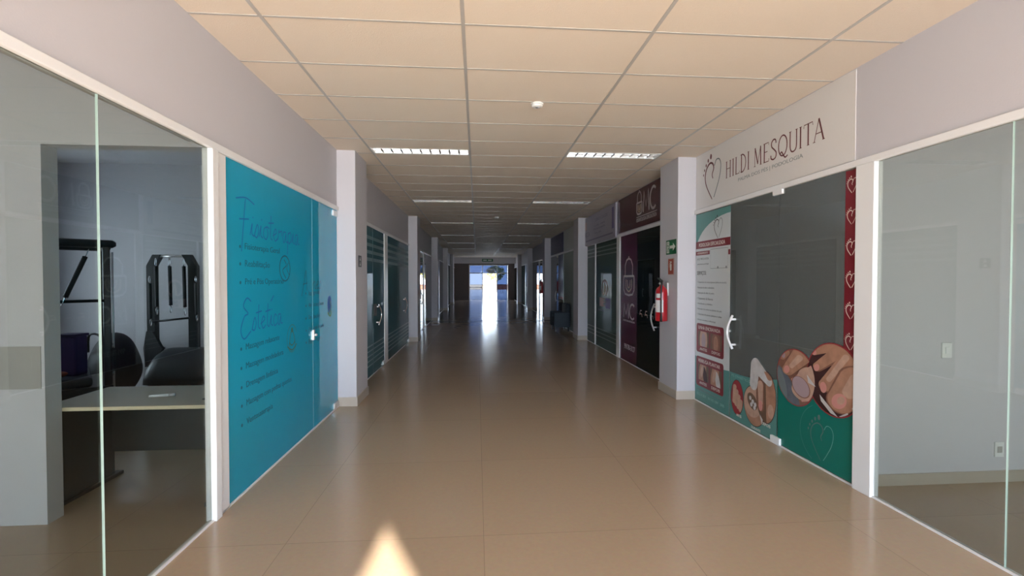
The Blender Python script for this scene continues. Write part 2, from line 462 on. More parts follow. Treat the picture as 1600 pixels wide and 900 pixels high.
pl = B()                                                    # end wall of the near left room with a wide opening
pl.box(-6.0, 3.24, 0, -2.83, 3.36, 3.253).box(-2.83, 3.24, 2.5, LX - 0.03, 3.36, 3.253)
part = struct('wall_partition', pl, WALL, 'white partition with a grey band and wide opening behind left glass', 'wall')
props(B().box(-6.0, 3.236, 0.90, -2.85, 3.24, 1.18).build('grey_band', WALLB, part), 'grey painted band')
struct('wall_gym_back', B().box(-6.0, 6.95, 0, LX - 0.05, 7.1, 3.253), WALL, 'white back wall of the exercise room', 'wall')
struct('wall_right_partition', B().box(RX + 0.03, 3.36, 0, 7.0, 3.5, 3.253), WALL, 'white end wall of the empty room behind right glass', 'wall')
struct('baseboard_right', B().box(RX + 0.05, 3.348, 0, 7.0, 3.36, 0.09), BASE, 'beige tile skirting of the empty right room', 'skirting')
k = 1
for sx, x0, x1, yy in [('left', -6.0, LX - 0.06, y) for y in (12.3, 18.4, 24.5, 30.6)] + [('right', RX + 0.06, 7.0, y) for y in (6.3, 12.4, 18.5, 24.6, 30.7)]:
    struct('wall_%s_divider' % sx, B().box(x0, yy - 0.06, 0, x1, yy + 0.06, 3.253), WALL, 'party wall between %s shops, %s from the entrance' % (sx, ORD[k % 5]), 'wall'); k += 1
struct('ceiling_left_rooms', B().box(-6.0, REAR + 0.2, 3.253, LX - 0.15, END, 3.29), WALL, 'plain white ceiling of the left rooms', 'ceiling')
struct('ceiling_right_rooms', B().box(RX + 0.15, REAR + 0.2, 3.253, 7.0, END, 3.29), WALL, 'plain white ceiling of the right rooms', 'ceiling')
struct('wall_right_inner', B().box(5.3, 4.3, 0, 5.4, 6.2, 2.35), WALL, 'inner white screen wall of the foot clinic', 'wall')

# head rails and floor rails of the shopfronts
n_t = 2
for side, X, d in (('left', LX, 1), ('right', RX, -1)):
    struct('trim_%d' % n_t, B().box(X - 0.03 * d, REAR + 0.2, HEAD, X + 0.022 * d, END, 2.537, 0.006), WHITE, 'white aluminium head rail along the %s shopfronts' % side, 'rail'); n_t += 1
    struct('trim_%d' % n_t, B().box(X - 0.02 * d, REAR + 0.2, 0, X + 0.012 * d, END, 0.012), WHITE, 'thin pale floor rail along the %s shopfronts' % side, 'rail'); n_t += 1

# columns between the bays
COLY = [6.0 + 6.1 * k for k in range(5)]
for side, xi, xo in (('left', LX - 0.08, -1.535), ('right', RX + 0.08, 2.68)):
    d = 1 if side == 'left' else -1
    for i, y in enumerate(COLY):
        lab = 'white square column on the %s, %s from the camera' % (side, ORD[i])
        c = B().box(xi, y, 0, xo, y + 0.6, CEIL, 0.006).build('column', WALL, None, ((xi + xo) / 2, y + 0.3, 0))
        props(c, lab, 'column', None, 'structure')
        props(B().box(xi, y - 0.012, 0, xo + 0.012 * d, y + 0.612, 0.115, 0.003).build('skirting', BASE, c), 'beige tile skirting')

# ------------------------------------------------------------------ shopfront panes
cnt = {'window': 0, 'door': 0, 'trim': n_t}
def pane(kind, side, y0, y1, m, label, z0=0.012, z1=HEAD, joint=True):
    cnt[kind] += 1
    X = LX if side == 'L' else RX; d = 1 if side == 'L' else -1
    o = struct('%s_%d' % (kind, cnt[kind]), B().box(X - 0.010 * d, y0 + 0.003, z0, X, y1 - 0.003, z1), m, label, kind, (X, (y0 + y1) / 2, 0))
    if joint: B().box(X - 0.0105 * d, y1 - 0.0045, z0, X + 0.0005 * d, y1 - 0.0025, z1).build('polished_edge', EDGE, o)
    return o
def post(side, y0, y1, label, z1=HEAD, out=0.02):
    X = LX if side == 'L' else RX; d = 1 if side == 'L' else -1
    o = struct('trim_%d' % cnt['trim'], B().box(X - 0.04 * d, y0, 0, X + out * d, y1, z1, 0.004), WHITE, label, 'post', (X, y0, 0)); cnt['trim'] += 1
    return o
def pull_handle(side, y, z0, z1, parent, m=STEEL, bow=0.05, dirn=-1, name='handle'):
    """bowed pull handles on both faces of a glass door, fixed through it at two points"""
    X = LX if side == 'L' else RX; d = 1 if side == 'L' else -1
    b = B()
    for s_ in (1, -1):
        pts = []
        for k in range(13):
            t = k / 12; bz = math.sin(math.pi * t)
            pts.append((X + d * s_ * (0.045 + 0.035 * bz), y + dirn * bow * (bz - 0.4) * (1 if s_ > 0 else -1), z0 + (z1 - z0) * t))
        b.tube(pts, 0.013, 10)
    for t in (0.12, 0.88):
        z = z0 + (z1 - z0) * t
        b.tube([(X + d * 0.06, y, z), (X - d * 0.07, y, z)], 0.012, 8)
    return b.build(name, m, parent)

# left, near room
pane('window', 'L', REAR + 0.2, 0.1, GCLEAR, 'clear glass pane of the near left room, beside the camera')
pane('window', 'L', 0.1, 2.312, GCLEAR, 'clear frameless glass pane at the left edge of the photo')
pane('window', 'L', 2.312, 3.19, GCLEAR, 'clear glass pane in front of the desk, next to the white post', joint=False)
B_ = bpy.data.objects
p1 = post('L', 3.195, 3.265, 'narrow bright white post beside the clear left glass', out=0.03)
post('L', 3.265, 3.39, 'flat white post beside the turquoise glass', out=0.012)
# turquoise shop
INKB = mat('blue_ink', (0.01, 0.18, 0.44), 0.5, spec=0.05); INKD = mat('dark_teal_ink', (0.015, 0.16, 0.22), 0.5, spec=0.05); INKO = mat('olive_ink', (0.05, 0.20, 0.15), 0.5, spec=0.05)
INKV = mat('violet_blue_ink', (0.04, 0.16, 0.50), 0.5, spec=0.05)
w_teal = pane('window', 'L', 3.392, 5.11, GTEAL, 'turquoise film glass lettered with lists of treatments')
d_teal = pane('door', 'L', 5.114, 5.99, GTEAL, 'turquoise glass door beside the nearest left column', joint=False)
a = Art('L', {'b': INKB}); handwriting(a, 'Fisioterapia', 3.60, 1.955, 0.105, 1.42, 'b', 0.011); a.build('script_heading', w_teal)
a = Art('L', {'b': INKB}); handwriting(a, 'Estetica', 3.62, 1.215, 0.10, 1.42, 'b', 0.011)
a.ribbon([(4.10, 1.43), (4.16, 1.48)], 0.011, 'b'); a.build('script_heading', w_teal)
a = Art('L', {'b': INKD}); handwriting(a, 'A', 4.84, 1.50, 0.085, 1.5, 'b', 0.010)
a.build('script_heading', w_teal)
a = Art('L', {'b': INKD}); handwriting(a, 'nes', 5.13, 1.515, 0.085, 1.6, 'b', 0.010); a.build('script_heading', d_teal)
def bullets(parent, rows, y0, hh=0.05, dot=0.013):
    for s_, z, w in rows:
        a = Art('L', {'d': INKD}); a.ell(y0 - 0.07, z + hh * .4, dot, dot, 'd', 0, 12); a.build('bullet', parent)
        text('L', s_, y0, z - 0.01, w, hh + 0.012, INKD, parent, 'list_line', 0.0012)
bullets(w_teal, [('Fisioterapia Geral', 1.845, 0.62), ('Reabilitação', 1.715, 0.42), ('Pré e Pós Operatório', 1.575, 0.70)], 3.665)
bullets(w_teal, [('Massagem relaxante', 1.075, 0.60), ('Massagem modeladora', 0.93, 0.68), ('Drenagem linfática', 0.785, 0.56), ('Massagem com pedras quentes', 0.645, 0.86), ('Ventosaterapia', 0.50, 0.45)], 3.665)
bullets(w_teal, [('Ana', 1.455, 0.09), ('Apl', 1.325, 0.09), ('Dep', 1.195, 0.09), ('Lim', 1.07, 0.09), ('Pee', 0.945, 0.09)], 4.985, 0.045)
for s_, z, w in [('lgesia', 1.455, 0.20), ('icações', 1.325, 0.34), ('ilação', 1.195, 0.20), ('peza de pele', 1.07, 0.34), ('lings', 0.945, 0.22)]:
    text('L', s_, 5.125, z - 0.01, w, 0.055, INKD, d_teal, 'list_line', 0.0012)
def oval_logo(y, z, ry, rz, m, parent, kind):
    a = Art('L', {'m': m, 'y': mat('yellow_ink', (0.16, 0.34, 0.14), 0.5, spec=0.05)})
    ring = [(y + ry * math.cos(6.283 * k / 32), z + rz * math.sin(6.283 * k / 32)) for k in range(32)]
    if kind == 'round': a.ribbon(ring, 0.014, 'm', closed=True)
    if kind == 'round':
        a.ribbon(spline([(y + .02, z - rz * .8), (y - .05, z - .02), (y + .03, z + .03), (y - .02, z + rz * .7)]), 0.012, 'm')
        a.ribbon(spline([(y + .09, z - rz * .5), (y + .04, z), (y + .08, z + rz * .5)]), 0.010, 'm')
    elif kind == 'lotus':
        a.ribbon(spline(ring[2:30]), 0.006, 'm')
        a.ell(y, z + rz * .62, .022, .025, 'm', 0, 14)
        a.ribbon(spline([(y - .07, z - rz * .55), (y - .045, z + .02), (y, z + .08), (y + .045, z + .02), (y + .07, z - rz * .55)]), 0.012, 'm')
        a.ribbon(spline([(y - .11, z - rz * .5), (y, z - rz * .85), (y + .11, z - rz * .5)]), 0.014, 'm')
        a.ribbon(spline([(y - .07, z - rz * .25), (y, z - rz * .5), (y + .07, z - rz * .25)]), 0.012, 'm')
    else:
        a.ell(y, z + .02, ry, rz * .85, 'm', 0, 30); 
        a.ribbon(spline([(y - ry, z - rz * .6), (y + .02, z - rz), (y + ry, z - rz * .5)]), 0.02, 'y', 1)
        a.ribbon(spline([(y - .01, z - rz * .7), (y + .05, z - .02), (y + .02, z + .06)]), 0.018, 'y', 1)
    return a.build('emblem', parent)
oval_logo(4.40, 1.72, 0.115, 0.115, INKD, w_teal, 'round')
oval_logo(4.55, 1.055, 0.115, 0.13, INKO, w_teal, 'lotus')
oval_logo(5.68, 1.30, 0.075, 0.12, INKV, d_teal, 'flame')
b = B().box(LX - 0.02, 5.085, 0.965, LX + 0.018, 5.13, 1.075, 0.004); b.lathe((LX + 0.018, 5.11, 1.02), [(0.012, 0), (0.016, 0.012), (0.012, 0.028)], 14, 'x'); b.build('lock', STEEL, d_teal)
B().box(LX - 0.02, 5.80, 2.40, LX + 0.02, 5.97, 2.47, 0.006).build('hinge', STEEL, d_teal)
B().box(LX - 0.02, 5.80, 0.014, LX + 0.02, 5.96, 0.085, 0.006).build('hinge', STEEL, d_teal)

# left second bay: two dark teal doorways with frosted bands
def stripes(y0, y1, rows, m, side, parent, off=0.0008):
    a = Art(side, {'f': m})
    for z, h in rows: a.rect(y0, z, y1, z + h, 'f')
    return a.build('frosted_bands', parent)
TOPR = [(2.28, .055), (2.16, .055), (2.04, .055), (1.92, .055)]; BOTR = [(.50, .022), (.42, .022), (.34, .022), (.26, .022), (.18, .022)]
post('L', 6.62, 6.72, 'white post beside the far face of the first left column')
for y0, ym, y1, la, lb in ((6.73, 8.0, 8.93, 'dark teal fixed pane just past the first left column', 'dark teal glass door with a black lock box'),
                           (9.28, 10.5, 12.08, 'dark teal fixed pane past the white post', 'dark teal glass door before the second left column')):
    w = pane('window', 'L', y0, ym, GDTEAL, la); stripes(y0 + .02, ym - .02, TOPR + BOTR, FROST, 'L', w)
    d_ = pane('door', 'L', ym + 0.004, y1, GDTEAL, lb, joint=False); stripes(ym + .03, y1 - .02, TOPR + BOTR, FROST, 'L', d_)
    pull_handle('L', ym + (0.25 if y0 < 8 else 0.75), 0.82, 1.18, d_, CHROME, 0.09, 1)
    if y0 < 8: B().box(LX - 0.02, 8.03, 0.99, LX + 0.03, 8.17, 1.19, 0.008).build('lock_box', BLACK, d_)
    B().box(LX - 0.02, y1 - .16, 0.014, LX + 0.02, y1 - .02, 0.085, 0.006).build('hinge', STEEL, d_)
post('L', 8.95, 9.26, 'white post between the two dark teal doorways', out=0.012)

# right, near room
pane('window', 'R', REAR + 0.2, 0.0, GCLEAR, 'clear glass pane of the near right room, beside the camera')
pane('window', 'R', 0.0, 2.33, GCLEAR, 'clear glass pane at the right edge of the photo')
pane('window', 'R', 2.33, 3.175, GCLEAR, 'clear glass pane in front of the empty room with light switch', joint=False)
post('R', 3.18, 3.345, 'white post between the empty room and the foot clinic', out=0.03)

# ------------------------------------------------------------------ foot clinic
MAROON = mat('maroon_vinyl', (0.20, 0.018, 0.03), 0.35); TEALV = mat('teal_vinyl', (0.09, 0.27, 0.25), 0.35); GREENV = mat('emerald_vinyl', (0.0, 0.17, 0.135), 0.35)
PAPER = mat('white_vinyl', (0.62, 0.65, 0.66), 0.4); CREAM = mat('cream_vinyl', (0.75, 0.68, 0.62), 0.4); INK = mat('dark_ink', (0.05, 0.05, 0.055), 0.5); GREYINK = mat('grey_ink', (0.22, 0.24, 0.25), 0.5)
MINK = mat('maroon_ink', (0.13, 0.025, 0.03), 0.5); SLATE = mat('slate_ink', (0.16, 0.19, 0.20), 0.5); LTEAL = mat('pale_teal_ink', (0.22, 0.42, 0.40), 0.5)
SKIN = mat('print_skin', (0.42, 0.22, 0.145), 0.45, var=0.35, bscale=14); SKIND = mat('print_skin_deep', (0.24, 0.11, 0.075), 0.45, var=0.35, bscale=14); SKINL = mat('print_skin_light', (0.52, 0.33, 0.25), 0.45, var=0.35, bscale=14)
NAIL = mat('print_nail_pink', (0.60, 0.27, 0.24), 0.4); NAILG = mat('print_nail_grey', (0.42, 0.31, 0.34), 0.4); DARKP = mat('print_dark', (0.055, 0.02, 0.022), 0.45)
SLB = mat('print_slate_blue', (0.12, 0.135, 0.17), 0.45, var=0.35, bscale=14); GLOVE = mat('print_glove_white', (0.58, 0.56, 0.56), 0.45, var=0.35, bscale=14); RIM = mat('print_red_rim', (0.32, 0.03, 0.04), 0.4); BROWNP = mat('print_brown', (0.15, 0.09, 0.06), 0.45, var=0.35, bscale=14)
ARTM = {'maroon': MAROON, 'teal': TEALV, 'green': GREENV, 'paper': PAPER, 'cream': CREAM, 'ink': INK, 'grey': GREYINK, 'mink': MINK, 'slate': SLATE, 'lteal': LTEAL,
        'skin': SKIN, 'skind': SKIND, 'skinl': SKINL, 'nail': NAIL, 'nailg': NAILG, 'dark': DARKP, 'slb': SLB, 'glove': GLOVE, 'rim': RIM, 'brown': BROWNP}

w_fix = pane('window', 'R', 3.35, 4.28, GSMOKE, 'smoked glass pane with round foot pictures and green base', joint=False)
d_foot = pane('door', 'R', 4.285, 5.135, GSMOKE, 'smoked glass clinic door with curved pull handle', joint=False)
w_post = pane('window', 'R', 5.14, 5.99, GSMOKE, 'smoked glass pane behind the white clinic poster', joint=False)

a = Art('R', ARTM)                                           # white poster sheet with teal corner and base
a.rect(5.145, 0.02, 5.985, 2.475, 'paper')
corner = [(5.985, 2.475), (5.145, 2.475), (5.145, 2.40)] + [(5.145 + .84 * math.sin(math.radians(t)) , 1.98 + .42 * math.cos(math.radians(t)) ) for t in range(5, 91, 8)]
a.poly(corner, 'teal', 1)
wave = [(5.985, 0.02), (5.145, 0.02), (5.145, 0.55)] + [(5.145 + .84 * t, 0.55 + 0.05 * t - 0.035 * math.sin(3.14159 * t)) for t in (.15, .3, .45, .6, .75, .9, 1.0)]
a.poly(wave, 'teal', 1)
a.build('poster_sheet', w_post)
a = Art('R', ARTM, 0.0015); heart(a, 5.42, 2.245, 0.22, 'ink', 'slate', 0.010, -1); a.build('heart_emblem', w_post)
a = Art('R', ARTM, 0.001); a.rect(5.145, 2.02, 5.985, 2.115, 'maroon'); a.build('title_bar', w_post)
text('R', 'PODOLOGIA ESPECIALIZADA', 5.90, 2.042, 0.64, 0.048, CREAM, w_post, 'poster_title', 0.003)
a = Art('R', ARTM, 0.001); a.rect(5.62, 1.935, 5.985, 1.985, 'maroon'); a.rect(5.145, 1.91, 5.19, 1.97, 'maroon'); a.build('subtitle_bar', w_post)
text('R', 'ATENDIMENTO', 5.945, 1.948, 0.28, 0.024, CREAM, w_post, 'poster_subtitle', 0.003)
text('R', '(62) 98523-0526', 5.945, 1.865, 0.30, 0.034, GREYINK, w_post, 'phone_line', 0.002)
text('R', 'palmadospes.podologia', 5.945, 1.805, 0.30, 0.022, GREYINK, w_post, 'small_line', 0.002)
a = Art('R', ARTM, 0.001)
for q in ([(5.60, 1.755), (5.60, 1.995), (5.20, 1.995), (5.20, 1.755)],): a.ribbon(q, 0.006, 'grey', closed=True)
for y in (5.42, 5.23): a.ell(y, 1.765, 0.016, 0.016, 'grey', 1, 14)
a.build('blank_frame', w_post)
text('R', 'SERVIÇOS:', 5.945, 1.665, 0.24, 0.062, INK, w_post, 'services_title', 0.002)
for i, (s_, w) in enumerate([('• Tratamento de onicocriptose (unha encravada)', .72), ('• Remoção de calos e calosidades', .44), ('• Remoção de olho de peixe', .44), ('• Tratamento de fissuras', .41), ('• Atendimento pé diabético', .40), ('• Remoção de cravos nas plantas dos pés', .62), ('• Tratamento de micoses plantares e unhas', .62), ('• Órteses corretivas e reflexologia', .48)]):
    text('R', s_, 5.945, 1.565 - 0.07 * i, w, 0.028, GREYINK, w_post, 'service_line', 0.002)
def photo_panel(z0, z1, title, nailed, parent):
    a = Art('R', ARTM, 0.0015)
    a.rect(5.27, z0, 5.95, z1, 'maroon', 0, 0.035)
    zc = (z0 + z1) / 2 - .02
    for y0, y1 in ((5.62, 5.90), (5.31, 5.585)):
        a.rect(y0, z0 + .085, y1, z1 - .10, 'brown', 1)
        cl = [(y0, z0 + .085), (y1, z0 + .085), (y1, z1 - .10), (y0, z1 - .10)]
        ym = (y0 + y1) / 2
        if nailed:
            a.ell(ym, zc, .10, .17, 'skinl' if y0 > 5.6 else 'skind', 2, 28, 0, cl); a.ell(ym, zc - .01, .055, .10, 'nailg' if y0 > 5.6 else 'skin', 3, 24, 0, cl)
        else:
            a.ell(ym + .02, zc + .02, .09, .19, 'skin', 2, 28, .25, cl); a.ell(ym - .05, zc - .03, .05, .13, 'dark' if y0 > 5.6 else 'glove', 3, 24, -.3, cl); a.ell(ym + .03, zc + .03, .035, .09, 'skinl', 4, 20, .3, cl)
    a.build('photo_panel', parent)
    text('R', title, 5.90, z1 - .075, 0.55, 0.045, CREAM, parent, 'photo_title', 0.0025)
    text('R', 'ANTES', 5.86, z0 + .03, 0.19, 0.035, CREAM, parent, 'photo_caption', 0.0025)
    text('R', 'DEPOIS', 5.55, z0 + .03, 0.20, 0.035, CREAM, parent, 'photo_caption', 0.0025)
photo_panel(0.66, 1.04, 'UNHA ENCRAVADA', True, w_post)
photo_panel(0.215, 0.605, 'VERRUGA PLANTAR', False, w_post)
text('R', 'AGENDE SUA AVALIAÇÃO', 5.93, 0.155, 0.62, 0.03, SLATE, w_post, 'footer_line', 0.003)
text('R', 'SEG A SEX   8H ÀS 18H   SÁB', 5.93, 0.09, 0.68, 0.04, LTEAL, w_post, 'footer_line', 0.003)

a = Art('R', ARTM)                                           # teal base across the door
a.poly([(5.13, 0.02), (4.29, 0.02), (4.29, 0.635)] + [(4.29 + .84 * t, 0.635 - 0.085 * t - 0.03 * math.sin(3.14159 * t)) for t in (.15, .3, .45, .6, .75, .9, 1.0)], 'teal')
a.build('teal_base_film', d_foot)
text('R', 'PÉ DIABÉTICO', 5.09, 0.505, 0.36, 0.035, LTEAL, d_foot, 'film_title', 0.003)
# crop pixel -> wall for the pictures (y runs opposite to the picture's x)
def capsule(p, q, r1, r2, n=14):
    d = math.atan2(q[1] - p[1], q[0] - p[0]); pts = []
    for k in range(n + 1): a = d + math.pi / 2 + math.pi * k / n; pts.append((p[0] + r1 * math.cos(a), p[1] + r1 * math.sin(a)))
    for k in range(n + 1): a = d - math.pi / 2 + math.pi * k / n; pts.append((q[0] + r2 * math.cos(a), q[1] + r2 * math.sin(a)))
    return pts
class Pic:
    def __init__(s, name, parent, y, z, ry, rz, cx, cy, rx_px, ry_px, rim, back, ymin=None, lift=0.001, base=0, rot=0.0):
        s.a = Art('R', ARTM, lift); s.y, s.z, s.cx, s.cy = y, z, cx, cy
        s.sx, s.sz = ry / rx_px, rz / ry_px; s.name, s.parent = name, parent; s.layer = 2
        def ring(f):
            pts = [(y + ry * f * math.cos(6.28318 * k / 48) * math.cos(rot) - rz * f * math.sin(6.28318 * k / 48) * math.sin(rot), z + rz * f * math.sin(6.28318 * k / 48) * math.cos(rot) + ry * f * math.cos(6.28318 * k / 48) * math.sin(rot)) for k in range(48)]
            if ymin is not None: pts = clip_poly(pts, [(ymin, -1), (9, -1), (9, 4), (ymin, 4)])
            return pts
        s.a.poly(ring(1.0), rim, 0); s.a.poly(ring(0.965), back, 1); s.clip = ring(0.965)
    def w(s, p): return (s.y - (p[0] - s.cx) * s.sx, s.z - (p[1] - s.cy) * s.sz)
    def shape(s, pts, m, free=False):
        q = [s.w(p) for p in pts]
        if not free: q = clip_poly(q, s.clip)
        if len(q) > 2: s.a.poly(q, m, s.layer)
        s.layer += 1; return s
    def cap(s, p, q, r1, r2, m, free=False): return s.shape(capsule(p, q, r1, r2), m, free)
    def el(s, c, rx, ry, m, rot=0.0):
        return s.shape([(c[0] + rx * math.cos(t) * math.cos(rot) - ry * math.sin(t) * math.sin(rot), c[1] + rx * math.cos(t) * math.sin(rot) + ry * math.sin(t) * math.cos(rot)) for t in [6.28318 * k / 28 for k in range(28)]], m)
    def done(s): return s.a.build(s.name, s.parent)

a = Art('R', ARTM)                                           # fixed pane: green base and maroon strip
a.poly([(4.275, 0.02), (3.355, 0.02), (3.355, 1.08), (3.475, 1.00), (3.9, 0.86), (4.275, 0.66)], 'green')
a.build('green_base_film', w_fix)
a = Art('R', ARTM); a.rect(3.355, 0.98, 3.475, 2.475, 'maroon', 1); a.build('maroon_strip', w_fix)
for z in (2.355, 2.11, 1.865, 1.61, 1.365, 1.12):
    a = Art('R', ARTM, 0.0015); heart(a, 3.41, z, 0.105, 'cream', 'cream', 0.0065, -1); a.build('heart_emblem', w_fix)
a = Art('R', ARTM, 0.001); heart(a, 3.70, 0.235, 0.30, 'slate', 'lteal', 0.007, -1)
a.ribbon([(3.66 + .30 * math.cos(math.radians(t)), .28 + .27 * math.sin(math.radians(t))) for t in range(-60, 61, 8)][::-1], 0.004, 'teal')
a.build('heart_emblem', w_fix)
g = Pic('round_foot_picture', w_fix, 3.575, 0.79, 0.305, 0.305, 875, 375, 198, 292, 'rim', 'dark', 3.356, 0.0035)
g.el((1010, 250), 150, 200, 'skind').cap((870, 115), (735, 185), 38, 26, 'skin').el((735, 190), 18, 22, 'nail')
g.cap((935, 130), (765, 305), 52, 36, 'skind').cap((930, 125), (762, 300), 44, 32, 'skin').el((758, 310), 20, 32, 'nail', .3)
g.el((1040, 330), 110, 190, 'skin', .25).cap((985, 190), (825, 440), 58, 50, 'skind').cap((975, 185), (822, 435), 50, 44, 'skin').cap((965, 175), (850, 380), 22, 18, 'skinl').el((812, 455), 24, 44, 'nail')
g.cap((1030, 350), (925, 530), 125, 92, 'skind').cap((1035, 350), (930, 525), 115, 86, 'skin').cap((1040, 330), (985, 440), 50, 40, 'skinl').el((925, 525), 46, 66, 'nail', .45).el((938, 515), 22, 36, 'skinl', .45)
g.shape([(690, 390), (760, 470), (700, 455)], 'glove').shape([(790, 520), (920, 650), (870, 640), (800, 570)], 'glove').shape([(930, 640), (985, 590), (1000, 630), (960, 650)], 'glove').shape([(1010, 550), (1035, 500), (1042, 550)], 'glove')
g.done()
g = Pic('round_foot_picture', w_fix, 4.03, 0.715, 0.262, 0.262, 570, 350, 134, 222, 'rim', 'skind', None, 0.0005)
g.el((470, 520), 120, 260, 'slb', -.35).el((440, 420), 60, 160, 'slate', -.3).cap((500, 170), (478, 215), 30, 22, 'skin').el((485, 195), 14, 26, 'nailg')
g.cap((610, 170), (520, 310), 62, 40, 'skin').cap((600, 190), (545, 270), 22, 16, 'skinl').el((512, 305), 20, 32, 'nail', .2)
g.shape([(680, 220), (545, 370), (560, 420), (620, 520), (700, 480), (720, 300)], 'nail').cap((680, 330), (620, 440), 90, 70, 'skinl').el((612, 410), 58, 82, 'skind', -.35).el((612, 408), 53, 76, 'nailg', -.35)
g.done()
# three small pictures on the door
g = Pic('small_foot_picture', d_foot, 4.98, 0.285, 0.125, 0.20, 95, 490, 48, 105, 'dark', 'rim', None, 0.001)
for i in range(4): g.cap((78 + 16 * i, 430 + 25 * i), (72 + 17 * i, 520 + 12 * i), 13, 12, 'skinl')
g.done()
g = Pic('small_foot_picture', d_foot, 4.66, 0.275, 0.185, 0.215, 222, 560, 80, 150, 'dark', 'skin', None, 0.0016, rot=-.25)
g.el((215, 530), 70, 120, 'skinl', .1).el((210, 530), 36, 62, 'brown', -.3)
for dx, dy in ((-15, -20), (5, 0), (-5, 25), (20, 40), (25, 15)): g.el((210 + dx, 530 + dy), 9, 16, 'glove')
g.shape([(270, 600), (300, 640), (285, 665)], 'glove'); g.done()
g = Pic('small_foot_picture', d_foot, 4.46, 0.42, 0.165, 0.27, 395, 530, 90, 150, 'dark', 'brown', 4.29, 0.0024)
g.cap((440, 450), (440, 660), 46, 36, 'skin').el((440, 600), 26, 40, 'skinl').cap((345, 450), (350, 590), 38, 34, 'skind').cap((348, 470), (352, 570), 24, 20, 'skinl').el((352, 590), 18, 30, 'nail')
g.cap((300, 370), (285, 480), 42, 36, 'glove', True).cap((305, 365), (425, 435), 42, 27, 'glove', True).cap((380, 330), (430, 400), 36, 28, 'skin'); g.done()
text('R', 'ANTES', 4.99, 0.075, 0.10, 0.028, CREAM, d_foot, 'picture_caption', 0.003)
text('R', 'DURANTE', 4.70, 0.03, 0.16, 0.026, CREAM, d_foot, 'picture_caption', 0.005)
text('R', 'DEPOIS', 4.52, 0.125, 0.14, 0.03, CREAM, d_foot, 'picture_caption', 0.005)
pull_handle('R', 5.03, 0.83, 1.21, d_foot, WHITE, 0.05, 1)
b = B().lathe((RX - 0.02, 5.145, 1.02), [(0.014, 0), (0.018, 0.01), (0.014, 0.03)], 14, 'x'); b.build('lock', STEEL, d_foot)
B().box(RX + 0.02, 4.22, 2.44, RX - 0.022, 4.36, 2.492, 0.005).build('hinge', WHITE, d_foot)
B().box(RX + 0.02, 4.22, 0.013, RX - 0.022, 4.36, 0.075, 0.005).build('hinge', WHITE, d_foot)

# fascia sign of the clinic
sg = thing('shop_sign', 'long white fascia sign with heart emblem and maroon capitals', 'sign', (RX, 4.7, 2.54))
B().box(RX - 0.004, 3.385, 2.545, RX, 5.99, 3.245).build('sign_panel', SIGNW, sg)
SXF = RX - 0.004
a = Art('R', ARTM, 0, SXF); heart(a, 5.56, 2.865, 0.44, 'mink', 'slate', 0.019, -1); a.build('heart_emblem', sg)
TH, TN, SR = .085, .04, .16
def serif_word(art, s, y0, z0, cap, pitch, m):
    x = 0.0
    def st(pts, w, smooth=False):
        q = spline(pts, 8) if smooth else pts
        art.ribbon([(y0 - (x + p) * cap * pitch, z0 + v * cap) for p, v in q], w * cap, m)
    def sf(cx, v): st([(cx - SR / 2, v), (cx + SR / 2, v)], .03)
    for ch in s:
        if ch == ' ': x += .30; continue
        if ch in 'HILDMEUT' or ch == 'N': pass
        if ch == 'H':
            for c in (.1, .52): st([(c, 0), (c, 1)], TH); sf(c, .015); sf(c, .985)
            st([(.1, .55), (.52, .55)], TN); adv = .72
        elif ch == 'I': st([(.1, 0), (.1, 1)], TH); sf(.1, .015); sf(.1, .985); adv = .30
        elif ch == 'L': st([(.1, 0), (.1, 1)], TH); sf(.1, .985); st([(.03, .02), (.45, .02), (.47, .14)], TN); adv = .55
        elif ch == 'D':
            st([(.1, 0), (.1, 1)], TH); st([(.02, .98), (.25, .98), (.46, .8), (.53, .5), (.46, .2), (.25, .02), (.02, .02)], TH * .8, True); adv = .68
        elif ch == 'M':
            st([(.1, 0), (.12, 1)], TN); st([(.12, 1), (.38, .1)], TH); st([(.38, .1), (.62, 1)], TN); st([(.62, 1), (.65, 0)], TH); sf(.1, .015); sf(.65, .015); adv = .84
        elif ch == 'E':
            st([(.1, 0), (.1, 1)], TH); st([(.03, .98), (.46, .98), (.47, .86)], TN); st([(.1, .54), (.38, .54)], TN); st([(.03, .02), (.48, .02), (.50, .15)], TN); adv = .60
        elif ch == 'S':
            st([(.46, .78), (.42, .95), (.26, 1.0), (.1, .87), (.12, .66), (.32, .48), (.48, .30), (.44, .08), (.25, 0), (.07, .08), (.05, .24)], TH * .85, True); adv = .58
        elif ch == 'Q':
            st([(.4 + .33 * math.cos(6.2832 * k / 24), .5 + .5 * math.sin(6.2832 * k / 24)) for k in range(25)], TH * .8)
            st([(.2, .12), (.32, .2), (.45, .02), (.6, -.12), (.78, -.05)], TH * .8, True); adv = .84
        elif ch == 'U':
            st([(.1, 1), (.1, .3), (.18, .06), (.34, .0), (.5, .08), (.56, .3), (.56, 1)], TH * .8, True); sf(.1, .985); sf(.56, .985); adv = .72
        elif ch == 'T':
            st([(.3, 0), (.3, 1)], TH); sf(.3, .015); st([(.0, .84), (.02, .98), (.58, .98), (.60, .84)], TN); adv = .62
        elif ch == 'A':
            st([(.05, 0), (.34, 1)], TN); st([(.34, 1), (.64, 0)], TH); st([(.15, .36), (.53, .36)], TN); sf(.05, .015); sf(.64, .015); adv = .72
        x += adv + .02
    return x
a = Art('R', ARTM, 0, SXF); tot = serif_word(a, 'HILDI MESQUITA', 5.255, 2.805, 0.185, 1.0, 'mink'); a.b.bm.free()
a = Art('R', ARTM, 0, SXF); pk = 1.56 / (tot * 0.195); adv = serif_word(a, 'HILDI', 5.255, 2.805, 0.195, pk, 'mink'); a.build('shop_name', sg)
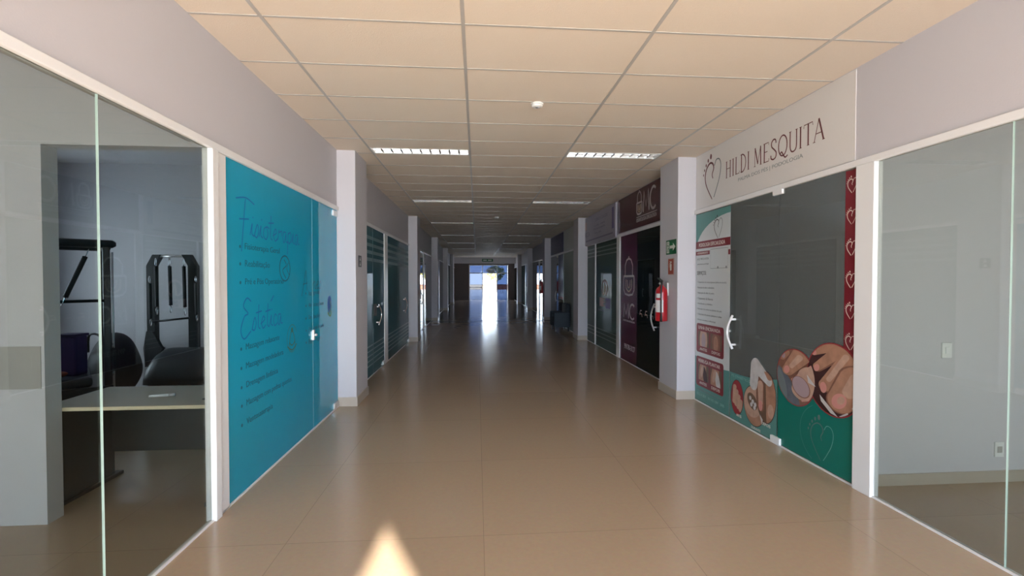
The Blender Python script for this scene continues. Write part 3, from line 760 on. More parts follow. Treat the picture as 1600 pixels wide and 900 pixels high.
a = Art('R', ARTM, 0, SXF); serif_word(a, 'MESQUITA', 5.255 - (adv + .30) * .195 * pk, 2.805, 0.195, pk, 'mink'); a.build('shop_name', sg)
text('R', 'PALMA DOS PÉS | PODOLOGIA', 4.99, 2.705, 1.03, 0.058, mat('pale_slate_ink', (0.33, 0.36, 0.36), .5), sg, 'shop_tagline', 0.002, SXF)

# ------------------------------------------------------------------ plum shop and the shop beyond, right second bay
PLUM = mat('plum_sheet', (0.075, 0.012, 0.03), 0.16); PLUMV = mat('plum_vinyl', (0.10, 0.008, 0.05), 0.22); SILV = mat('silver_letters', (0.55, 0.52, 0.50), 0.35)
GOLD = mat('pale_gold_print', (0.62, 0.52, 0.36), 0.35); LILAC = mat('lilac_sheet', (0.46, 0.43, 0.50), 0.4); LILD = mat('lilac_ink', (0.24, 0.22, 0.32), 0.5); VIOL = mat('violet_print', (0.16, 0.13, 0.33), 0.4); ROSE = mat('rose_print', (0.60, 0.42, 0.40), 0.4)
OM = {'s': SILV, 'p': PLUMV, 'g': GOLD, 'l': LILAC, 'd': LILD, 'v': VIOL, 'r': ROSE}
wA = pane('window', 'R', 6.64, 7.2, GBLACK, 'black glass pane beyond the extinguisher column')
dA = pane('door', 'R', 7.204, 8.26, GBLACK, 'black glass door with bowed handle beside the plum film', joint=False)
wB = pane('window', 'R', 8.264, 9.25, GBLACK, 'glass pane covered by plum film with tall bag emblem', joint=False)
pull_handle('R', 7.34, 0.78, 1.22, dA, STEEL, 0.06, 1)
a = Art('R', OM, 0.0); a.rect(8.28, 0.02, 9.235, 2.475, 'p'); a.build('plum_film', wB)
def bag_emblem(art, y, z, w, h, t, m, fillm=None):
    body = [(y - w / 2, z + h * .5), (y - w / 2, z + h * .14), (y - w * .36, z + h * .03), (y, z), (y + w * .36, z + h * .03), (y + w / 2, z + h * .14), (y + w / 2, z + h * .5)]
    art.ribbon(body, t, m); art.ribbon([body[0], body[-1]], t, m)
    hd = [(y - w * .36, z + h * .5), (y - w * .36, z + h * .78), (y - w * .22, z + h * .92), (y, z + h * .96), (y + w * .22, z + h * .92), (y + w * .36, z + h * .78), (y + w * .36, z + h * .5)]
    art.ribbon(hd, t, m); art.ribbon([(y, z + h * .96), (y, z + h * 1.02)], t * 1.4, m)
    if fillm:
        art.ribbon(spline([(y - w * .28, z + h * .42), (y - w * .26, z + h * .2), (y, z + h * .1), (y + w * .26, z + h * .2), (y + w * .28, z + h * .42)]), t * .7, fillm)
        art.ribbon(spline([(y - w * .14, z + h * .4), (y - w * .1, z + h * .24), (y, z + h * .2), (y + w * .1, z + h * .24), (y + w * .14, z + h * .4)]), t * .7, fillm)
def MC(art, y, z, h, wm, t, m):
    art.ribbon([(y, z), (y - wm * .06, z + h), (y - wm * .22, z + h * .25), (y - wm * .40, z + h), (y - wm * .46, z)], t, m)
    cy = y - wm * .78; art.ribbon([(cy - wm * .24 * math.cos(math.radians(q)), z + h * .5 + h * .5 * math.sin(math.radians(q))) for q in range(50, 311, 10)], t, m)
a = Art('R', OM, 0.001); bag_emblem(a, 8.73, 1.31, 0.60, 0.74, 0.038, 's', 'g'); a.build('bag_emblem', wB)
a = Art('R', OM, 0.001); MC(a, 9.03, 0.86, 0.28, 0.66, 0.04, 's'); a.build('shop_initials', wB)
text('R', 'ODONTOLOGIA ESPECIALIZADA', 9.06, 0.79, 0.68, 0.035, SILV, wB, 'shop_tagline', 0.002)
text('R', '99178-3127', 8.98, 0.25, 0.62, 0.10, SILV, wB, 'phone_line', 0.002)
for y in (8.12, 7.86, 7.6):
    a = Art('R', OM); a.ribbon([(y, .98), (y - .03, 1.06), (y - .10, 1.06)], .02, 'r'); a.ribbon([(y - .02, 1.0), (y - .10, 1.0), (y - .12, .95)], .02, 'r'); a.build('door_marking', dA)
post('R', 9.26, 9.46, 'white post between the plum shop and the dark green glass', out=0.02)
so = thing('shop_sign', 'dark plum fascia sign with silver bag emblem and big letters', 'sign', (RX, 8.0, 2.55))
B().box(RX - 0.015, 6.68, 2.56, RX, 9.36, 3.24).build('sign_panel', PLUM, so)
a = Art('R', OM, 0, RX - .015); bag_emblem(a, 8.13, 2.79, 0.27, 0.42, 0.03, 's', 'g'); a.build('bag_emblem', so)
a = Art('R', OM, 0, RX - .015); MC(a, 7.93, 2.80, 0.36, 0.60, 0.045, 's'); a.build('shop_initials', so)
a = Art('R', OM, 0, RX - .015); a.ribbon([(8.27, 2.745), (7.3, 2.745)], .015, 's'); a.build('underline', so)
text('R', 'ODONTOLOGIA ESPECIALIZADA', 8.27, 2.655, 0.95, 0.065, SILV, so, 'shop_tagline', 0.002, RX - .015)

wC = pane('window', 'R', 9.47, 11.2, GGREEN, 'dark green glass pane with gold emblem and printed letters')
wD = pane('window', 'R', 11.26, 12.07, GGREEN, 'narrow dark green glass pane beside the second right column', joint=False)
post('R', 11.2, 11.255, 'slim white post dividing the dark green panes')
for w, y0, y1 in ((wC, 9.5, 11.17), (wD, 11.29, 12.05)): stripes(y0, y1, [(2.36, .03), (2.27, .03), (2.18, .03), (.42, .02), (.33, .02), (.24, .02)], FROST2, 'R', w)
a = Art('R', OM); ring = [(10.42 + .24 * math.cos(math.radians(q)), 1.42 + .17 * math.sin(math.radians(q))) for q in range(-70, 251, 10)]
a.ribbon(ring, .05, 'r'); a.ribbon([(10.42, 1.62), (10.42, 1.56)], .10, 'r'); a.poly([(10.50, 1.25), (10.44, 1.55), (10.38, 1.55), (10.40, 1.28)], 'g', 1); a.ribbon([(10.40, 1.5), (10.28, 1.24)], .05, 'r', 1)
a.build('gold_emblem', wC)
a = Art('R', OM); a.rect(10.52, .98, 10.86, 1.19, 'r'); a.build('letter_patch', wC)
text('R', 'VE', 10.84, 1.0, .46, .18, ROSE, wC, 'shop_letters', .003)
a = Art('R', OM); a.rect(9.98, .96, 10.34, 1.19, 'v'); a.build('violet_patch', wC)
text('R', 'RE', 10.30, 1.0, .28, .14, LILD, wC, 'shop_letters', .003)
text('R', 'SAÚDE', 10.95, .87, .55, .06, LILD, wC, 'shop_tagline', .003)
sl = thing('shop_sign', 'pale lilac fascia sign with small grey print past plum sign', 'sign', (RX, 11, 2.5))
B().box(RX - 0.06, 9.42, 2.50, RX - 0.02, 12.42, 3.22).box(RX - 0.02, 9.6, 2.6, RX, 11.9, 3.1).build('sign_panel', LILAC, sl)
for s_, y, z, w, h in (('CLÍNICA E SAÚDE', 11.1, 3.02, 1.1, .09), ('Consultas e exames', 11.2, 2.90, 1.0, .05), ('Medicina do trabalho', 11.2, 2.82, 1.0, .05), ('Vacinas e laudos', 11.1, 2.72, .6, .05), ('VEREZA', 12.35, 2.72, .75, .11)):
    text('R', s_, y, z, w, h, LILD, sl, 'sign_print', .0015, RX - .06)
a = Art('R', OM, 0, RX - .06); a.rect(9.6, 2.59, 12.0, 2.625, 'd'); a.rect(9.52, 2.70, 9.68, 3.15, 'v'); a.rect(11.9, 2.9, 12.2, 3.1, 'r'); a.build('sign_graphics', sl)

# ------------------------------------------------------------------ right third bay: pale glass and navy shop
NAVY = mat('navy_sheet', (0.015, 0.02, 0.12), 0.3); REDV = mat('red_vinyl', (0.30, 0.02, 0.03), 0.4)
wE = pane('window', 'R', 12.72, 15.45, GPALE, 'pale frosted glass partition past the second right column', joint=False)
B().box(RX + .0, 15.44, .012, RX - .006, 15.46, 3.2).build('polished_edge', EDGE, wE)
wF = pane('window', 'R', 15.48, 16.5, GBLUE, 'navy film glass pane beside the pale partition', joint=False)
a = Art('R', {'n': NAVY, 'r': REDV}); a.rect(15.5, 1.0, 16.48, 2.475, 'n'); a.rect(15.5, .92, 16.48, 1.0, 'r'); a.build('navy_film', wF)
dF = pane('door', 'R', 16.504, 18.15, GBLACK, 'dark glass door of the navy shop', joint=False); pull_handle('R', 16.7, .8, 1.2, dF)
sn = thing('shop_sign', 'navy blue fascia sign far along the right side', 'sign', (RX, 16.8, 2.55)); B().box(RX - .02, 15.5, 2.56, RX, 18.1, 3.22).build('sign_panel', NAVY, sn)
text('R', 'CLÍNICA', 17.8, 2.85, 1.9, .22, LILD, sn, 'shop_name', .002, RX - .02)
pz = thing('bulkhead_panel', 'pale grey-green fascia panel above the frosted partition', 'panel', (RX, 14, 2.55)); B().box(RX - .018, 12.72, 2.55, RX, 15.42, 3.24).build('sign_panel', mat('pale_panel', (0.62, 0.66, 0.63), .35), pz)
FAB = mat('dark_blue_upholstery', (0.035, 0.05, 0.065), 0.7)
ch = thing('armchair', 'dark blue-grey armchair beside the frosted partition', 'armchair', (2.62, 14.4, 0))
B().box(2.36, 14.1, .16, 2.86, 14.75, .42, .03).build('seat', FAB, ch); B().box(2.74, 14.1, .40, 2.9, 14.75, .86, .05).build('backrest', FAB, ch)
for y in (14.04, 14.72): B().box(2.36, y, .14, 2.88, y + .09, .60, .025).build('armrest', FAB, ch)
for x in (2.42, 2.82):
    for y in (14.10, 14.74): B().box(x - .02, y - .02, 0, x + .02, y + .02, .16).build('leg', BLACKM, ch)

# ------------------------------------------------------------------ far bays, both sides
def far_bay(side, y0, y1, i):
    sd_ = 'left' if side == 'L' else 'right'
    gm = [GDIM, GBLACK, GDTEAL, GBLACK][i % 4]
    L_ = y1 - y0
    f = ORD[i]
    pane('window', side, y0 + .1, y0 + L_ * .30, gm, 'dim reflecting glass pane, start of the %s far bay on the %s' % (f, sd_))
    d_ = pane('door', side, y0 + L_ * .30 + .004, y0 + L_ * .48, gm, 'dim glass door in the %s far bay on the %s' % (f, sd_), joint=False)
    pull_handle(side, y0 + L_ * .33, .82, 1.2, d_)
    post(side, y0 + L_ * .48 + .01, y0 + L_ * .52, 'white post in the %s far bay on the %s' % (f, sd_))
    pane('window', side, y0 + L_ * .52 + .01, y1 - .1, gm, 'dim reflecting glass pane, end of the %s far bay on the %s' % (f, sd_), joint=False)
for i in range(4):
    y0 = COLY[1] + .6 + 6.1 * i
    far_bay('L', y0, min(y0 + 5.5, END - .1), i)
for i in range(3):
    y0 = COLY[2] + .6 + 6.1 * i
    far_bay('R', y0, min(y0 + 5.5, END - .1), i + 1)
struct('trim_%d' % cnt['trim'], B().box(LX + .02, 17.78, 0, RX - .02, 17.86, .004), mat('dark_joint', (.035, .035, .04), .5), 'dark joint strip across the corridor floor', 'joint'); cnt['trim'] += 1

# ------------------------------------------------------------------ end of the corridor
eb = B(); E0, E1 = END, END + .12
eb.box(-6.2, E0, 0, -.61, E1, 3.45).box(2.40, E0, 0, 7.2, E1, 3.45).box(-.61, E0, 2.74, 2.40, E1, 3.45)
struct('wall_end', eb, DARKW, 'dark brown end wall around the far exit', 'wall')
struct('trim_%d' % cnt['trim'], B().box(LX + .01, 34.6, 2.80, RX - .01, 34.8, CEIL), WALL, 'pale beam across the corridor before the far exit', 'beam'); cnt['trim'] += 1
fr = B()
for x in (-.61, .40, 1.53, 2.33): fr.box(x, E0 + .02, 0, x + .06, E0 + .09, 2.74)
fr.box(-.61, E0 + .02, 2.06, 2.39, E0 + .09, 2.13).box(-.61, E0 + .02, 2.68, 2.39, E0 + .09, 2.74).box(-.61, E0 + .02, .96, .40, E0 + .09, 1.01)
df = struct('door_%d' % (cnt['door'] + 1), fr, WHITE, 'white framed glazed exit standing open at the far end', 'door')
for x0, x1, z0, z1 in ((-.55, .40, 1.01, 2.06), (-.55, .40, 0, .96), (1.59, 2.33, 0, 2.06), (-.55, .40, 2.13, 2.68), (.46, 1.53, 2.13, 2.68), (1.59, 2.33, 2.13, 2.68)):
    B().box(x0, E0 + .05, z0, x1, E0 + .06, z1).build('pane', GBLUE, df)
# outside
PAVE = mat('pale_paving', (0.72, 0.70, 0.66), 0.8)
struct('ground_far', B().box(-40, END + .15, -.14, 40, END + 80, -.02), PAVE, 'sunlit pale pavement beyond the far exit', 'pavement')
struct('ground_near', B().box(-40, -60, -.14, 40, REAR - .2, -.02), PAVE, 'sunlit pale pavement behind the camera', 'pavement')
tr = thing('tree', 'yellow-green tree outside the far exit', 'tree', (2.4, 58, -.02))
B().tube([(2.4, 58, -.02), (2.45, 58, 1.0), (2.35, 58.1, 2.2)], [.14, .11, .08], 10).build('trunk', mat('bark', (.12, .08, .05), .8), tr)
lb = B(); rnd = random.Random(3)
for k in range(520):
    t = rnd.uniform(0, 6.283); u = rnd.uniform(-1, 1); r_ = rnd.uniform(.3, 1) ** .5
    c = Vector((2.3 + 1.2 * r_ * math.cos(t) * math.sqrt(1 - u * u), 58 + 1.2 * r_ * math.sin(t) * math.sqrt(1 - u * u), 2.4 + 1.0 * r_ * u))
    d1 = Vector((rnd.uniform(-1, 1), rnd.uniform(-1, 1), rnd.uniform(-1, 1))).normalized(); d2 = d1.orthogonal().normalized()
    lb.quad([c - d1 * .16, c + d2 * .08, c + d1 * .16, c - d2 * .08])
lb.build('foliage', mat('yellow_leaves', (.16, .15, .025), .6), tr)
lw = thing('garden_wall', 'low red-brown wall outside the far exit', 'wall', (1.0, 73, 0))
B().box(-6, 73, -.02, 9, 73.25, .72).build('wall_body', mat('terracotta', (.20, .06, .03), .7), lw); B().box(-6.05, 72.95, .72, 9.05, 73.3, .82).build('coping', mat('coping_red', (.10, .03, .02), .7), lw)
bo = B().lathe((1.05, 38.2, -.02), [(.05, 0), (.05, .72), (.04, .78), (.005, .80)], 14).build('bollard', BLACKM, None, (1.05, 38.2, -.02)); props(bo, 'short dark bollard outside the open exit', 'bollard')

# ------------------------------------------------------------------ ceiling lights
REFL = mat('bright_reflector', (0.75, 0.76, 0.78), 0.22, 0.9); TUBE = mat('white_tube', (0.9, 0.9, 0.88), 0.25); HOUS = mat('white_housing', (0.80, 0.80, 0.79), 0.4)
def ceiling_light(x0, y0, y1, label):
    t = thing('ceiling_light', label, 'ceiling light', ((x0 + .625), (y0 + y1) / 2, CEIL), 'recessed louvred lights in two rows')
    x1 = x0 + 1.25; a0, a1 = x0 + .02, x1 - .02
    h = B(); h.box(a0 - .008, y0, CEIL - .006, a1 + .008, y0 + .012, CEIL + .09).box(a0 - .008, y1 - .012, CEIL - .006, a1 + .008, y1, CEIL + .09)
    h.box(a0 - .008, y0, CEIL - .006, a0 + .006, y1, CEIL + .09).box(a1 - .006, y0, CEIL - .006, a1 + .008, y1, CEIL + .09).box(a0, y0, CEIL + .085, a1, y1, CEIL + .095)
    h.build('housing', HOUS, t)
    r = B(); ym = (y0 + y1) / 2
    for c in ((y0 + ym) / 2 + .003, (y1 + ym) / 2 - .003):
        hw = (y1 - y0) / 4 - .008; pr = [(c + hw * q, CEIL + .002 + .075 * (1 - abs(q) ** 2.2)) for q in [i / 7 - 1 for i in range(15)]]
        for (ya, za), (yb, zb) in zip(pr, pr[1:]): r.quad([(a0 + .008, ya, za), (a1 - .008, ya, za), (a1 - .008, yb, zb), (a0 + .008, yb, zb)])
    r.build('reflector', REFL, t)
    l_ = B()
    for k in range(1, 10):
        x = a0 + (a1 - a0) * k / 10
        l_.prism([(x - .012, y0 + .012, CEIL + .0), (x, y0 + .012, CEIL + .035), (x + .012, y0 + .012, CEIL + .0)], (0, y1 - y0 - .024, 0))
    l_.box(a0, ym - .004, CEIL, a1, ym + .004, CEIL + .04)
    l_.build('louvre', REFL, t)
    for c in ((y0 + ym) / 2, (y1 + ym) / 2): B().tube([(a0 + .03, c, CEIL + .045), (a1 - .03, c, CEIL + .045)], .013, 10).build('tube', TUBE, t)
    return t
lights = {}
for side, x0 in (('left', GX[5]), ('right', GX[7])):
    proto = None
    for n in FIXROWS:
        lab = 'recessed louvred ceiling light, %s from the camera in the %s row' % (ORD[n], side)
        if proto is None: proto = ceiling_light(x0, *fix_y(0), lab)
        else:
            c = copy_tree(proto); c.location.y = proto.location.y + 3.75 * n; c['label'] = lab
def smoke(x, y, label):
    t = thing('smoke_detector', label, 'smoke detector', (x, y, CEIL), 'ceiling smoke detectors')
    B().lathe((x, y, CEIL - .015), [(.055, 0), (.058, .008), (.058, .015)], 28).build('base', mat('detector_white', (.85, .84, .82), .35), t)
    B().lathe((x, y, CEIL - .037), [(.02, 0), (.042, .003), (.05, .010), (.05, .022)], 28).build('cap', mat('detector_white', (.85, .84, .82), .35), t)
    B().lathe((x, y, CEIL - .041), [(.008, 0), (.016, .002), (.016, .006)], 16).build('sensor_window', mat('sensor_grey', (.22, .22, .22), .3), t)
smoke(.56, 4.29, 'small round white smoke detector on the nearest ceiling tiles')
smoke(.52, 12.12, 'small round white smoke detector far along the ceiling')

# ------------------------------------------------------------------ extinguishers and safety signs
REDP = mat('red_paint', (0.42, 0.012, 0.02), 0.28, coat=.3); LABW = mat('label_white', (.7, .7, .68), .5); SGREEN = mat('sign_green', (0.01, 0.13, 0.05), .4); SRED = mat('sign_red', (.36, .06, .03), .45); SWHITE = mat('sign_white', (.75, .78, .72), .45)
def extinguisher(x, y, z, label):
    t = thing('fire_extinguisher', label, 'fire extinguisher', (x, y, z), 'red wall extinguishers')
    B().lathe((x, y, z), [(.05, 0), (.078, .006), (.082, .02), (.082, .40), (.076, .44), (.055, .475), (.03, .49), (.026, .51)], 28).build('cylinder', REDP, t)
    B().lathe((x, y, z + .505), [(.02, 0), (.024, .01), (.024, .05), (.014, .06)], 16).build('valve', BLACKM, t)
    h = B(); h.prism([(x - .015, y - .03, z + .55), (x - .015, y + .12, z + .60), (x - .015, y + .12, z + .615), (x - .015, y - .03, z + .57)], (.03, 0, 0))
    h.prism([(x - .012, y - .02, z + .525), (x - .012, y + .10, z + .52), (x - .012, y + .10, z + .535), (x - .012, y - .02, z + .545)], (.024, 0, 0)); h.build('handle', BLACKM, t)
    B().tube(spline3([(x, y - .02, z + .545), (x - .03, y - .10, z + .56), (x - .05, y - .115, z + .45), (x - .05, y - .105, z + .25), (x - .045, y - .10, z + .10)]), .011, 8).build('hose', BLACK, t)
    B().tube([(x - .045, y - .10, z + .12), (x - .045, y - .10, z + .0)], [.012, .018], 10).build('nozzle', BLACK, t)
    lb_ = B()
    def patch(r, a0, a1, z0, z1):
        pts = [(math.radians(a0 + (a1 - a0) * k / 10)) for k in range(11)]
        for p, q in zip(pts, pts[1:]): lb_.quad([(x + r * math.cos(p), y + r * math.sin(p), z0), (x + r * math.cos(q), y + r * math.sin(q), z0), (x + r * math.cos(q), y + r * math.sin(q), z1), (x + r * math.cos(p), y + r * math.sin(p), z1)])
    patch(.0828, 175, 265, z + .13, z + .30); patch(.0828, 190, 240, z + .33, z + .39)
    lb_.build('paper_label', LABW, t)
    g_ = B().lathe((x - .03, y, z + .53), [(.016, 0), (.018, .004), (.016, .012)], 14, 'x'); g_.build('gauge', LABW, t)
    B().box(x + .07, y - .02, z + .36, x + .094, y + .02, z + .54).build('bracket', STEEL, t)
    return t
def spline3(pts, n=6):
    out = []
    P = [Vector(p) for p in pts]; P = [P[0]] + P + [P[-1]]
    for i in range(1, len(P) - 2):
        for k in range(n):
            t = k / n; out.append(0.5 * (2 * P[i] + (P[i + 1] - P[i - 1]) * t + (2 * P[i - 1] - 5 * P[i] + 4 * P[i + 1] - P[i + 2]) * t * t + (3 * P[i] - P[i - 1] - 3 * P[i + 1] + P[i + 2]) * t ** 3))
    out.append(P[-1]); return out
extinguisher(2.585, 6.30, 1.03, 'red fire extinguisher hung on the nearest right column')
extinguisher(2.585, 18.5, 1.05, 'red fire extinguisher hung on the third right column')
CX = 2.68
def sign_plate(name, y0, z0, y1, z1, m, label, X=CX):
    t = thing(name, label, 'sign', (X, (y0 + y1) / 2, z0)); B().box(X - .004, y0, z0, X, y1, z1).build('plate', m, t); return t
t = sign_plate('exit_sign', 6.04, 1.965, 6.37, 2.165, SGREEN, 'green running-man exit sign on the nearest right column')
a = Art('R', {'w': SWHITE, 'g': SGREEN}, .004, CX)
a.rect(6.26, 1.985, 6.345, 2.145, 'w'); a.poly([(6.24, 2.045), (6.14, 2.045), (6.14, 2.01), (6.06, 2.065), (6.14, 2.12), (6.14, 2.085), (6.24, 2.085)], 'w')
a.ell(6.30, 2.125, .012, .012, 'g', 1, 12); a.ribbon([(6.305, 2.11), (6.295, 2.06), (6.32, 2.0)], .016, 'g', 1); a.ribbon([(6.295, 2.06), (6.27, 2.035), (6.275, 1.995)], .014, 'g', 1); a.ribbon([(6.33, 2.08), (6.30, 2.1), (6.275, 2.075)], .01, 'g', 1)
a.build('pictogram', t)
t = sign_plate('fire_sign', 6.11, 1.68, 6.30, 1.91, SRED, 'small red extinguisher pictogram sign under the green exit sign')
a = Art('R', {'w': SWHITE, 'g': SRED}, .004, CX); a.ribbon([(6.295, 1.685), (6.115, 1.685), (6.115, 1.905), (6.295, 1.905)], .008, 'w', closed=True)
a.rect(6.18, 1.74, 6.23, 1.83, 'w', 0, .012); a.ribbon([(6.205, 1.83), (6.205, 1.855)], .016, 'w'); a.ribbon([(6.24, 1.865), (6.17, 1.855)], .01, 'w'); a.ribbon(spline([(6.21, 1.85), (6.25, 1.83), (6.25, 1.78)]), .008, 'w'); a.build('pictogram', t)
t = thing('wall_plaque', 'small dark two-symbol plaque on the nearest left column', 'plaque', (-1.535, 6.2, 1.78)); B().box(-1.535, 6.12, 1.78, -1.53, 6.27, 1.93).build('plate', mat('dark_plaque', (.05, .055, .08), .4), t)
a = Art('L', {'w': SWHITE}, .0, -1.53)
for z in (1.82, 1.885): a.ell(6.195, z + .018, .01, .01, 'w', 0, 10); a.rect(6.175, z - .022, 6.215, z + .006, 'w')
a.build('symbols', t)
t = thing('exit_sign', 'tiny dark green exit sign on the beam before the far exit', 'sign', (.78, 34.6, 2.95)); B().box(.38, 34.58, 2.94, 1.2, 34.6, 3.14).build('plate', SGREEN, t)
cu_b = B(); cu_b.box(.46, 34.576, 3.0, .74, 34.58, 3.08).box(.82, 34.576, 3.0, 1.1, 34.58, 3.08); cu_b.build('pictogram', SWHITE, t)

# ------------------------------------------------------------------ switch and socket in the right room
PLT = mat('switch_plate', (.82, .83, .82), .3)
t = thing('light_switch', 'white light switch on the end wall of the empty right room', 'light switch', (3.69, 3.36, 1.0))
B().box(3.648, 3.35, 1.0, 3.732, 3.36, 1.12, .003).build('plate', PLT, t); B().box(3.675, 3.344, 1.035, 3.705, 3.35, 1.085, .002).build('rocker', WHITE, t)
t = thing('wall_socket', 'faint white wall socket low on the empty room wall', 'socket', (4.16, 3.36, .2)); B().box(4.12, 3.352, .2, 4.20, 3.36, .32, .003).build('plate', PLT, t); B().box(4.14, 3.349, .235, 4.18, 3.352, .285).build('face', WALLB, t)

# ------------------------------------------------------------------ exercise room
WOOD = mat('pale_wood_laminate', (.52, .46, .36), .35, bump=.02, bscale=30, var=.06); WEDGE = mat('pale_wood_edge', (.72, .62, .44), .4)
PANEL = mat('dark_graphite_panel', (.022, .03, .033), .45)
dk = thing('desk', 'pale wood desk with dark panels in the opening behind left glass', 'desk', (-2.45, 3.5, 0))
B().box(-3.02, 3.385, .715, -1.86, 4.02, .735, .002).build('tabletop', WOOD, dk); B().box(-3.02, 3.375, .712, -1.86, 3.3848, .738, .002).build('front_edge', WEDGE, dk)
B().box(-2.96, 3.96, .22, -1.92, 3.985, .715).build('modesty_panel', PANEL, dk)
B().box(-2.985, 3.42, .03, -2.96, 3.985, .715).build('side_panel', PANEL, dk); B().box(-1.92, 3.42, .03, -1.895, 3.985, .715).build('side_panel', PANEL, dk)
for x in (-2.9725, -1.9075):
    b = B(); b.box(x - .03, 3.40, 0, x + .03, 4.06, .03, .006); b.build('foot', BLACK, dk)
b = B(); b.lathe((-1.99, 3.56, .735), [(.034, 0), (.036, .003), (.03, .004)], 20); b.build('cable_grommet', BLACK, dk)
pen = thing('marker_pen', 'white marker pen lying on the desk', 'pen', (-2.36, 3.64, .7355))
B().tube([(-2.44, 3.62, .7465), (-2.32, 3.652, .7465)], .0105, 12).build('barrel', mat('pen_white', (.85, .85, .86), .3), pen); B().tube([(-2.32, 3.652, .7465), (-2.28, 3.662, .7465)], .0118, 12).build('cap', mat('pen_grey', (.5, .5, .52), .3), pen)

SPRC = mat('spring_sleeve', (.02, .02, .024), .6)
def spring(name, top, bot, parent):
    top, bot = Vector(top), Vector(bot); d = bot - top
    a_, c_ = top + d * .14, top + d * .86
    n = 40
    pts = []; side_ = Vector((1, 0, 0)) if abs(d.normalized().x) < .7 else Vector((0, 1, 0)); u = d.cross(side_).normalized(); v = d.cross(u).normalized()
    o = B().tube([a_ + (c_ - a_) * k / n for k in range(n + 1)], [.019 + .004 * (k % 2) for k in range(n + 1)], 10).build(name, SPRC, parent)
    for p, q in ((top, a_), (c_, bot)):
        h = B()
        m_ = (p + q) / 2; L_ = (q - p).length / 2; dd = (q - p).normalized()
        h.tube([m_ + dd * L_ * math.cos(6.2832 * k / 14) + u * .016 * math.sin(6.2832 * k / 14) for k in range(14)], .0045, 6, True)
        h.build('carabiner', CHROME, o)
    return o
fx, fy = -3.84, 5.10                          # front right upright; the frame stands turned to the wall
ca = thing('exercise_frame', 'black padded exercise bed frame with overhead bars at the gym left', 'exercise machine', (fx, fy, 0))
for x in (fx - 1.5, fx):
    for y in (fy, fy + .75): B().box(x - .03, y - .03, 0, x + .03, y + .03, 1.96, .008).build('upright', BLACKM, ca)
for y in (fy, fy + .75): B().tube([(fx - 1.6, y, 1.985), (fx + .05, y, 1.985), (fx + .08, y, 1.985)], [.042, .042, .02], 14).build('padded_bar', PADM, ca)
for x in (fx - 1.5, fx): B().tube([(x, fy, 1.96), (x, fy + .75, 1.96)], .022, 10).build('cross_bar', BLACKM, ca)
B().tube([(fx - 1.5, fy - .02, 1.39), (fx - .02, fy - .03, 1.40)], .016, 10).build('push_bar', BLACKM, ca)
B().box(fx - 1.6, fy - .06, .42, fx + .04, fy + .81, .52, .01).build('bed_frame', BLACKM, ca)
B().box(fx - 1.55, fy - .04, .52, fx - .12, fy + .79, .62, .03).build('mattress', PADM, ca)
spring('spring', (fx - .13, fy - .03, 1.93), (fx - .34, fy - .04, 1.36), ca)
spring('spring', (fx + .04, fy - .045, .95), (fx + .04, fy - .045, .62), ca)
B().tube([(fx + .045, fy - .03, 1.9), (fx + .045, fy - .03, .44)], .010, 8).build('slider_rod', STEEL, ca)
ca.rotation_euler.z = math.radians(40)

tw = thing('spring_wall_unit', 'black metal tower hung with springs on the gym back wall', 'exercise machine', (-4.09, 6.7, 0))
for x, s_ in ((-4.36, 1), (-3.83, -1)):
    B().prism([(x - .05, 6.52, 0), (x + .05, 6.52, 0), (x + .05, 6.52, 1.80 if s_ > 0 else 1.80), (x - .05, 6.52, 1.80)], (0, .09, 0)).build('upright', BLACKM, tw)
    B().prism([(x - .05, 6.52, 1.80), (x + .05, 6.52, 1.80), (x + .05 + s_ * .08, 6.52, 1.95), (x - .05 + s_ * .08, 6.52, 1.95)], (0, .09, 0)).build('top_bracket', BLACKM, tw)
B().tube([(-4.28, 6.55, 1.93), (-3.91, 6.55, 1.93)], .018, 10).build('top_bar', STEEL, tw)
B().tube([(-4.33, 6.50, 1.05), (-3.86, 6.50, 1.10)], .014, 10).build('roll_bar', BLACKM, tw)
for x, z0, z1 in ((-4.255, 1.90, 1.15), (-4.08, 1.90, 1.17), (-3.90, 1.90, 1.14), (-3.75, 1.66, 1.06), (-4.335, 1.66, 1.0)): spring('spring', (x, 6.47, z0), (x + .01, 6.47, z1), tw)
B().box(-4.40, 6.60, .08, -3.79, 6.94, .16, .01).build('wall_foot', BLACKM, tw)

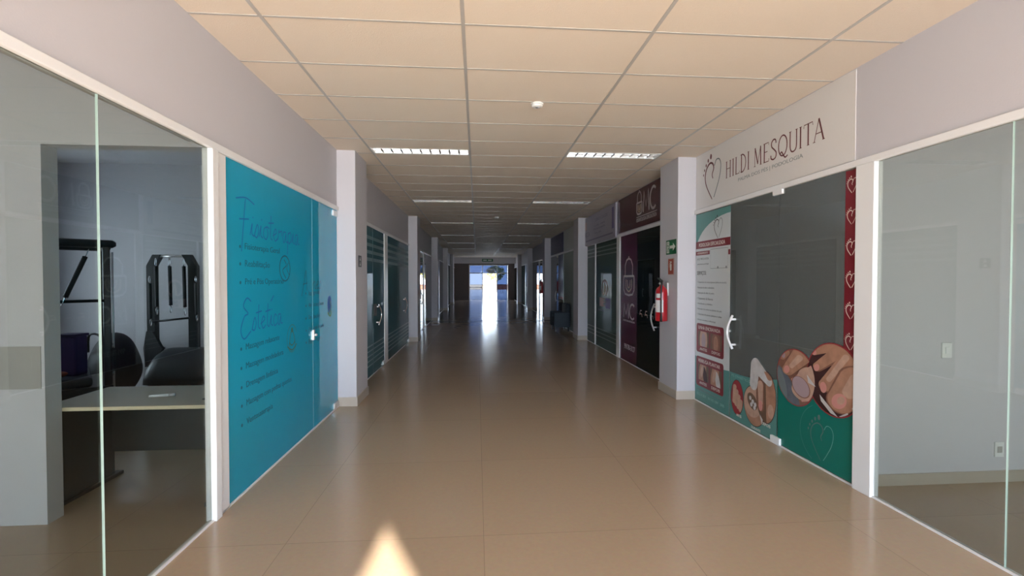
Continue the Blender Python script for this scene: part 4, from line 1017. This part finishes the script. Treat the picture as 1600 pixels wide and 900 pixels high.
lbx = thing('ladder_barrel', 'dark padded barrel on wooden legs beneath the spring tower', 'exercise machine', (-3.3, 5.6, 0))
pb = B(); prof = []
for k in range(15):
    a_ = math.pi * k / 14; prof.append((5.75 + .36 * math.cos(a_) , .44 + .37 * math.sin(a_)))
cx0, cx1 = -3.64, -2.75
pts0 = [Vector((cx0 - .0, y, z)) for y, z in prof]
rings = []
for x, s_ in ((cx0 - .10, .2), (cx0 - .097, .5), (cx0 - .08, .75), (cx0 - .05, .90), (cx0 - .01, .98), (cx0 + .05, 1.0), (cx1, 1.0), (cx1 + .08, .9)):
    rings.append([pb.bm.verts.new((x, 5.75 + (y - 5.75) * (s_ * .3 + .7), .44 + (z - .44) * s_)) for y, z in prof])
for A_, D_ in zip(rings, rings[1:]):
    for j in range(14): f = pb.bm.faces.new((A_[j], A_[j + 1], D_[j + 1], D_[j])); f.smooth = True
pb.bm.faces.new(rings[0]); pb.bm.faces.new(rings[-1][::-1])
for A_, D_ in zip(rings, rings[1:]): pb.bm.faces.new((A_[0], D_[0], D_[14], A_[14]))
pb.build('padded_barrel', PADM, lbx)
WL = mat('reddish_wood', (.22, .12, .07), .45)
for x in (-3.62, -2.85):
    for y in (5.45, 6.02): B().box(x - .04, y - .035, 0, x + .04, y + .035, .46, .005).build('leg', WL, lbx)
for y in (5.45, 6.02): B().box(-3.62, y - .02, .12, -2.85, y + .02, .2).build('stretcher', WL, lbx)

sh = thing('hanging_cloth', 'black cloth hanging from the left upright of the spring tower', 'cloth', (-4.3, 6.46, .7))
b = B(); b.prism([(-4.38, 6.46, .93), (-4.30, 6.46, .92), (-4.20, 6.46, .72), (-4.17, 6.46, .70), (-4.23, 6.46, .62), (-4.40, 6.46, .45), (-4.42, 6.46, .7)], (0, .05, 0)); b.build('fabric', SPRC, sh)

gbg = thing('gym_bag', 'large rounded black bag against the gym back wall', 'bag', (-4.78, 6.45, 0))
B().blob((-4.78, 6.45, .46), (.29, .30, .42), 4, .10, 4).build('bag_body', mat('black_nylon', (.012, .013, .017), .6, bump=.3, bscale=20), gbg)
B().tube(spline3([(-4.90, 6.20, .70), (-4.82, 6.12, .92), (-4.70, 6.14, .90), (-4.62, 6.22, .66)]), .014, 8).build('strap', BLACK, gbg)
pbx = thing('purple_box', 'dark purple box standing on the exercise bed', 'box', (-4.16, 5.15, .62))
B().box(-4.30, 5.05, .622, -4.11, 5.20, 1.03, .015).build('box_body', mat('purple_plastic', (.06, .03, .12), .5), pbx); B().box(-4.31, 5.04, 1.026, -4.10, 5.21, 1.055, .008).build('lid', mat('purple_plastic_lid', (.045, .025, .09), .45), pbx)
rd = thing('folded_towel', 'orange-red folded towel on the near edge of the bed', 'towel', (-4.2, 4.9, .62)); B().blob((-4.2, 4.9, .668), (.10, .08, .032), 3, .2, 2).build('cloth', mat('orange_cloth', (.30, .06, .03), .8), rd)
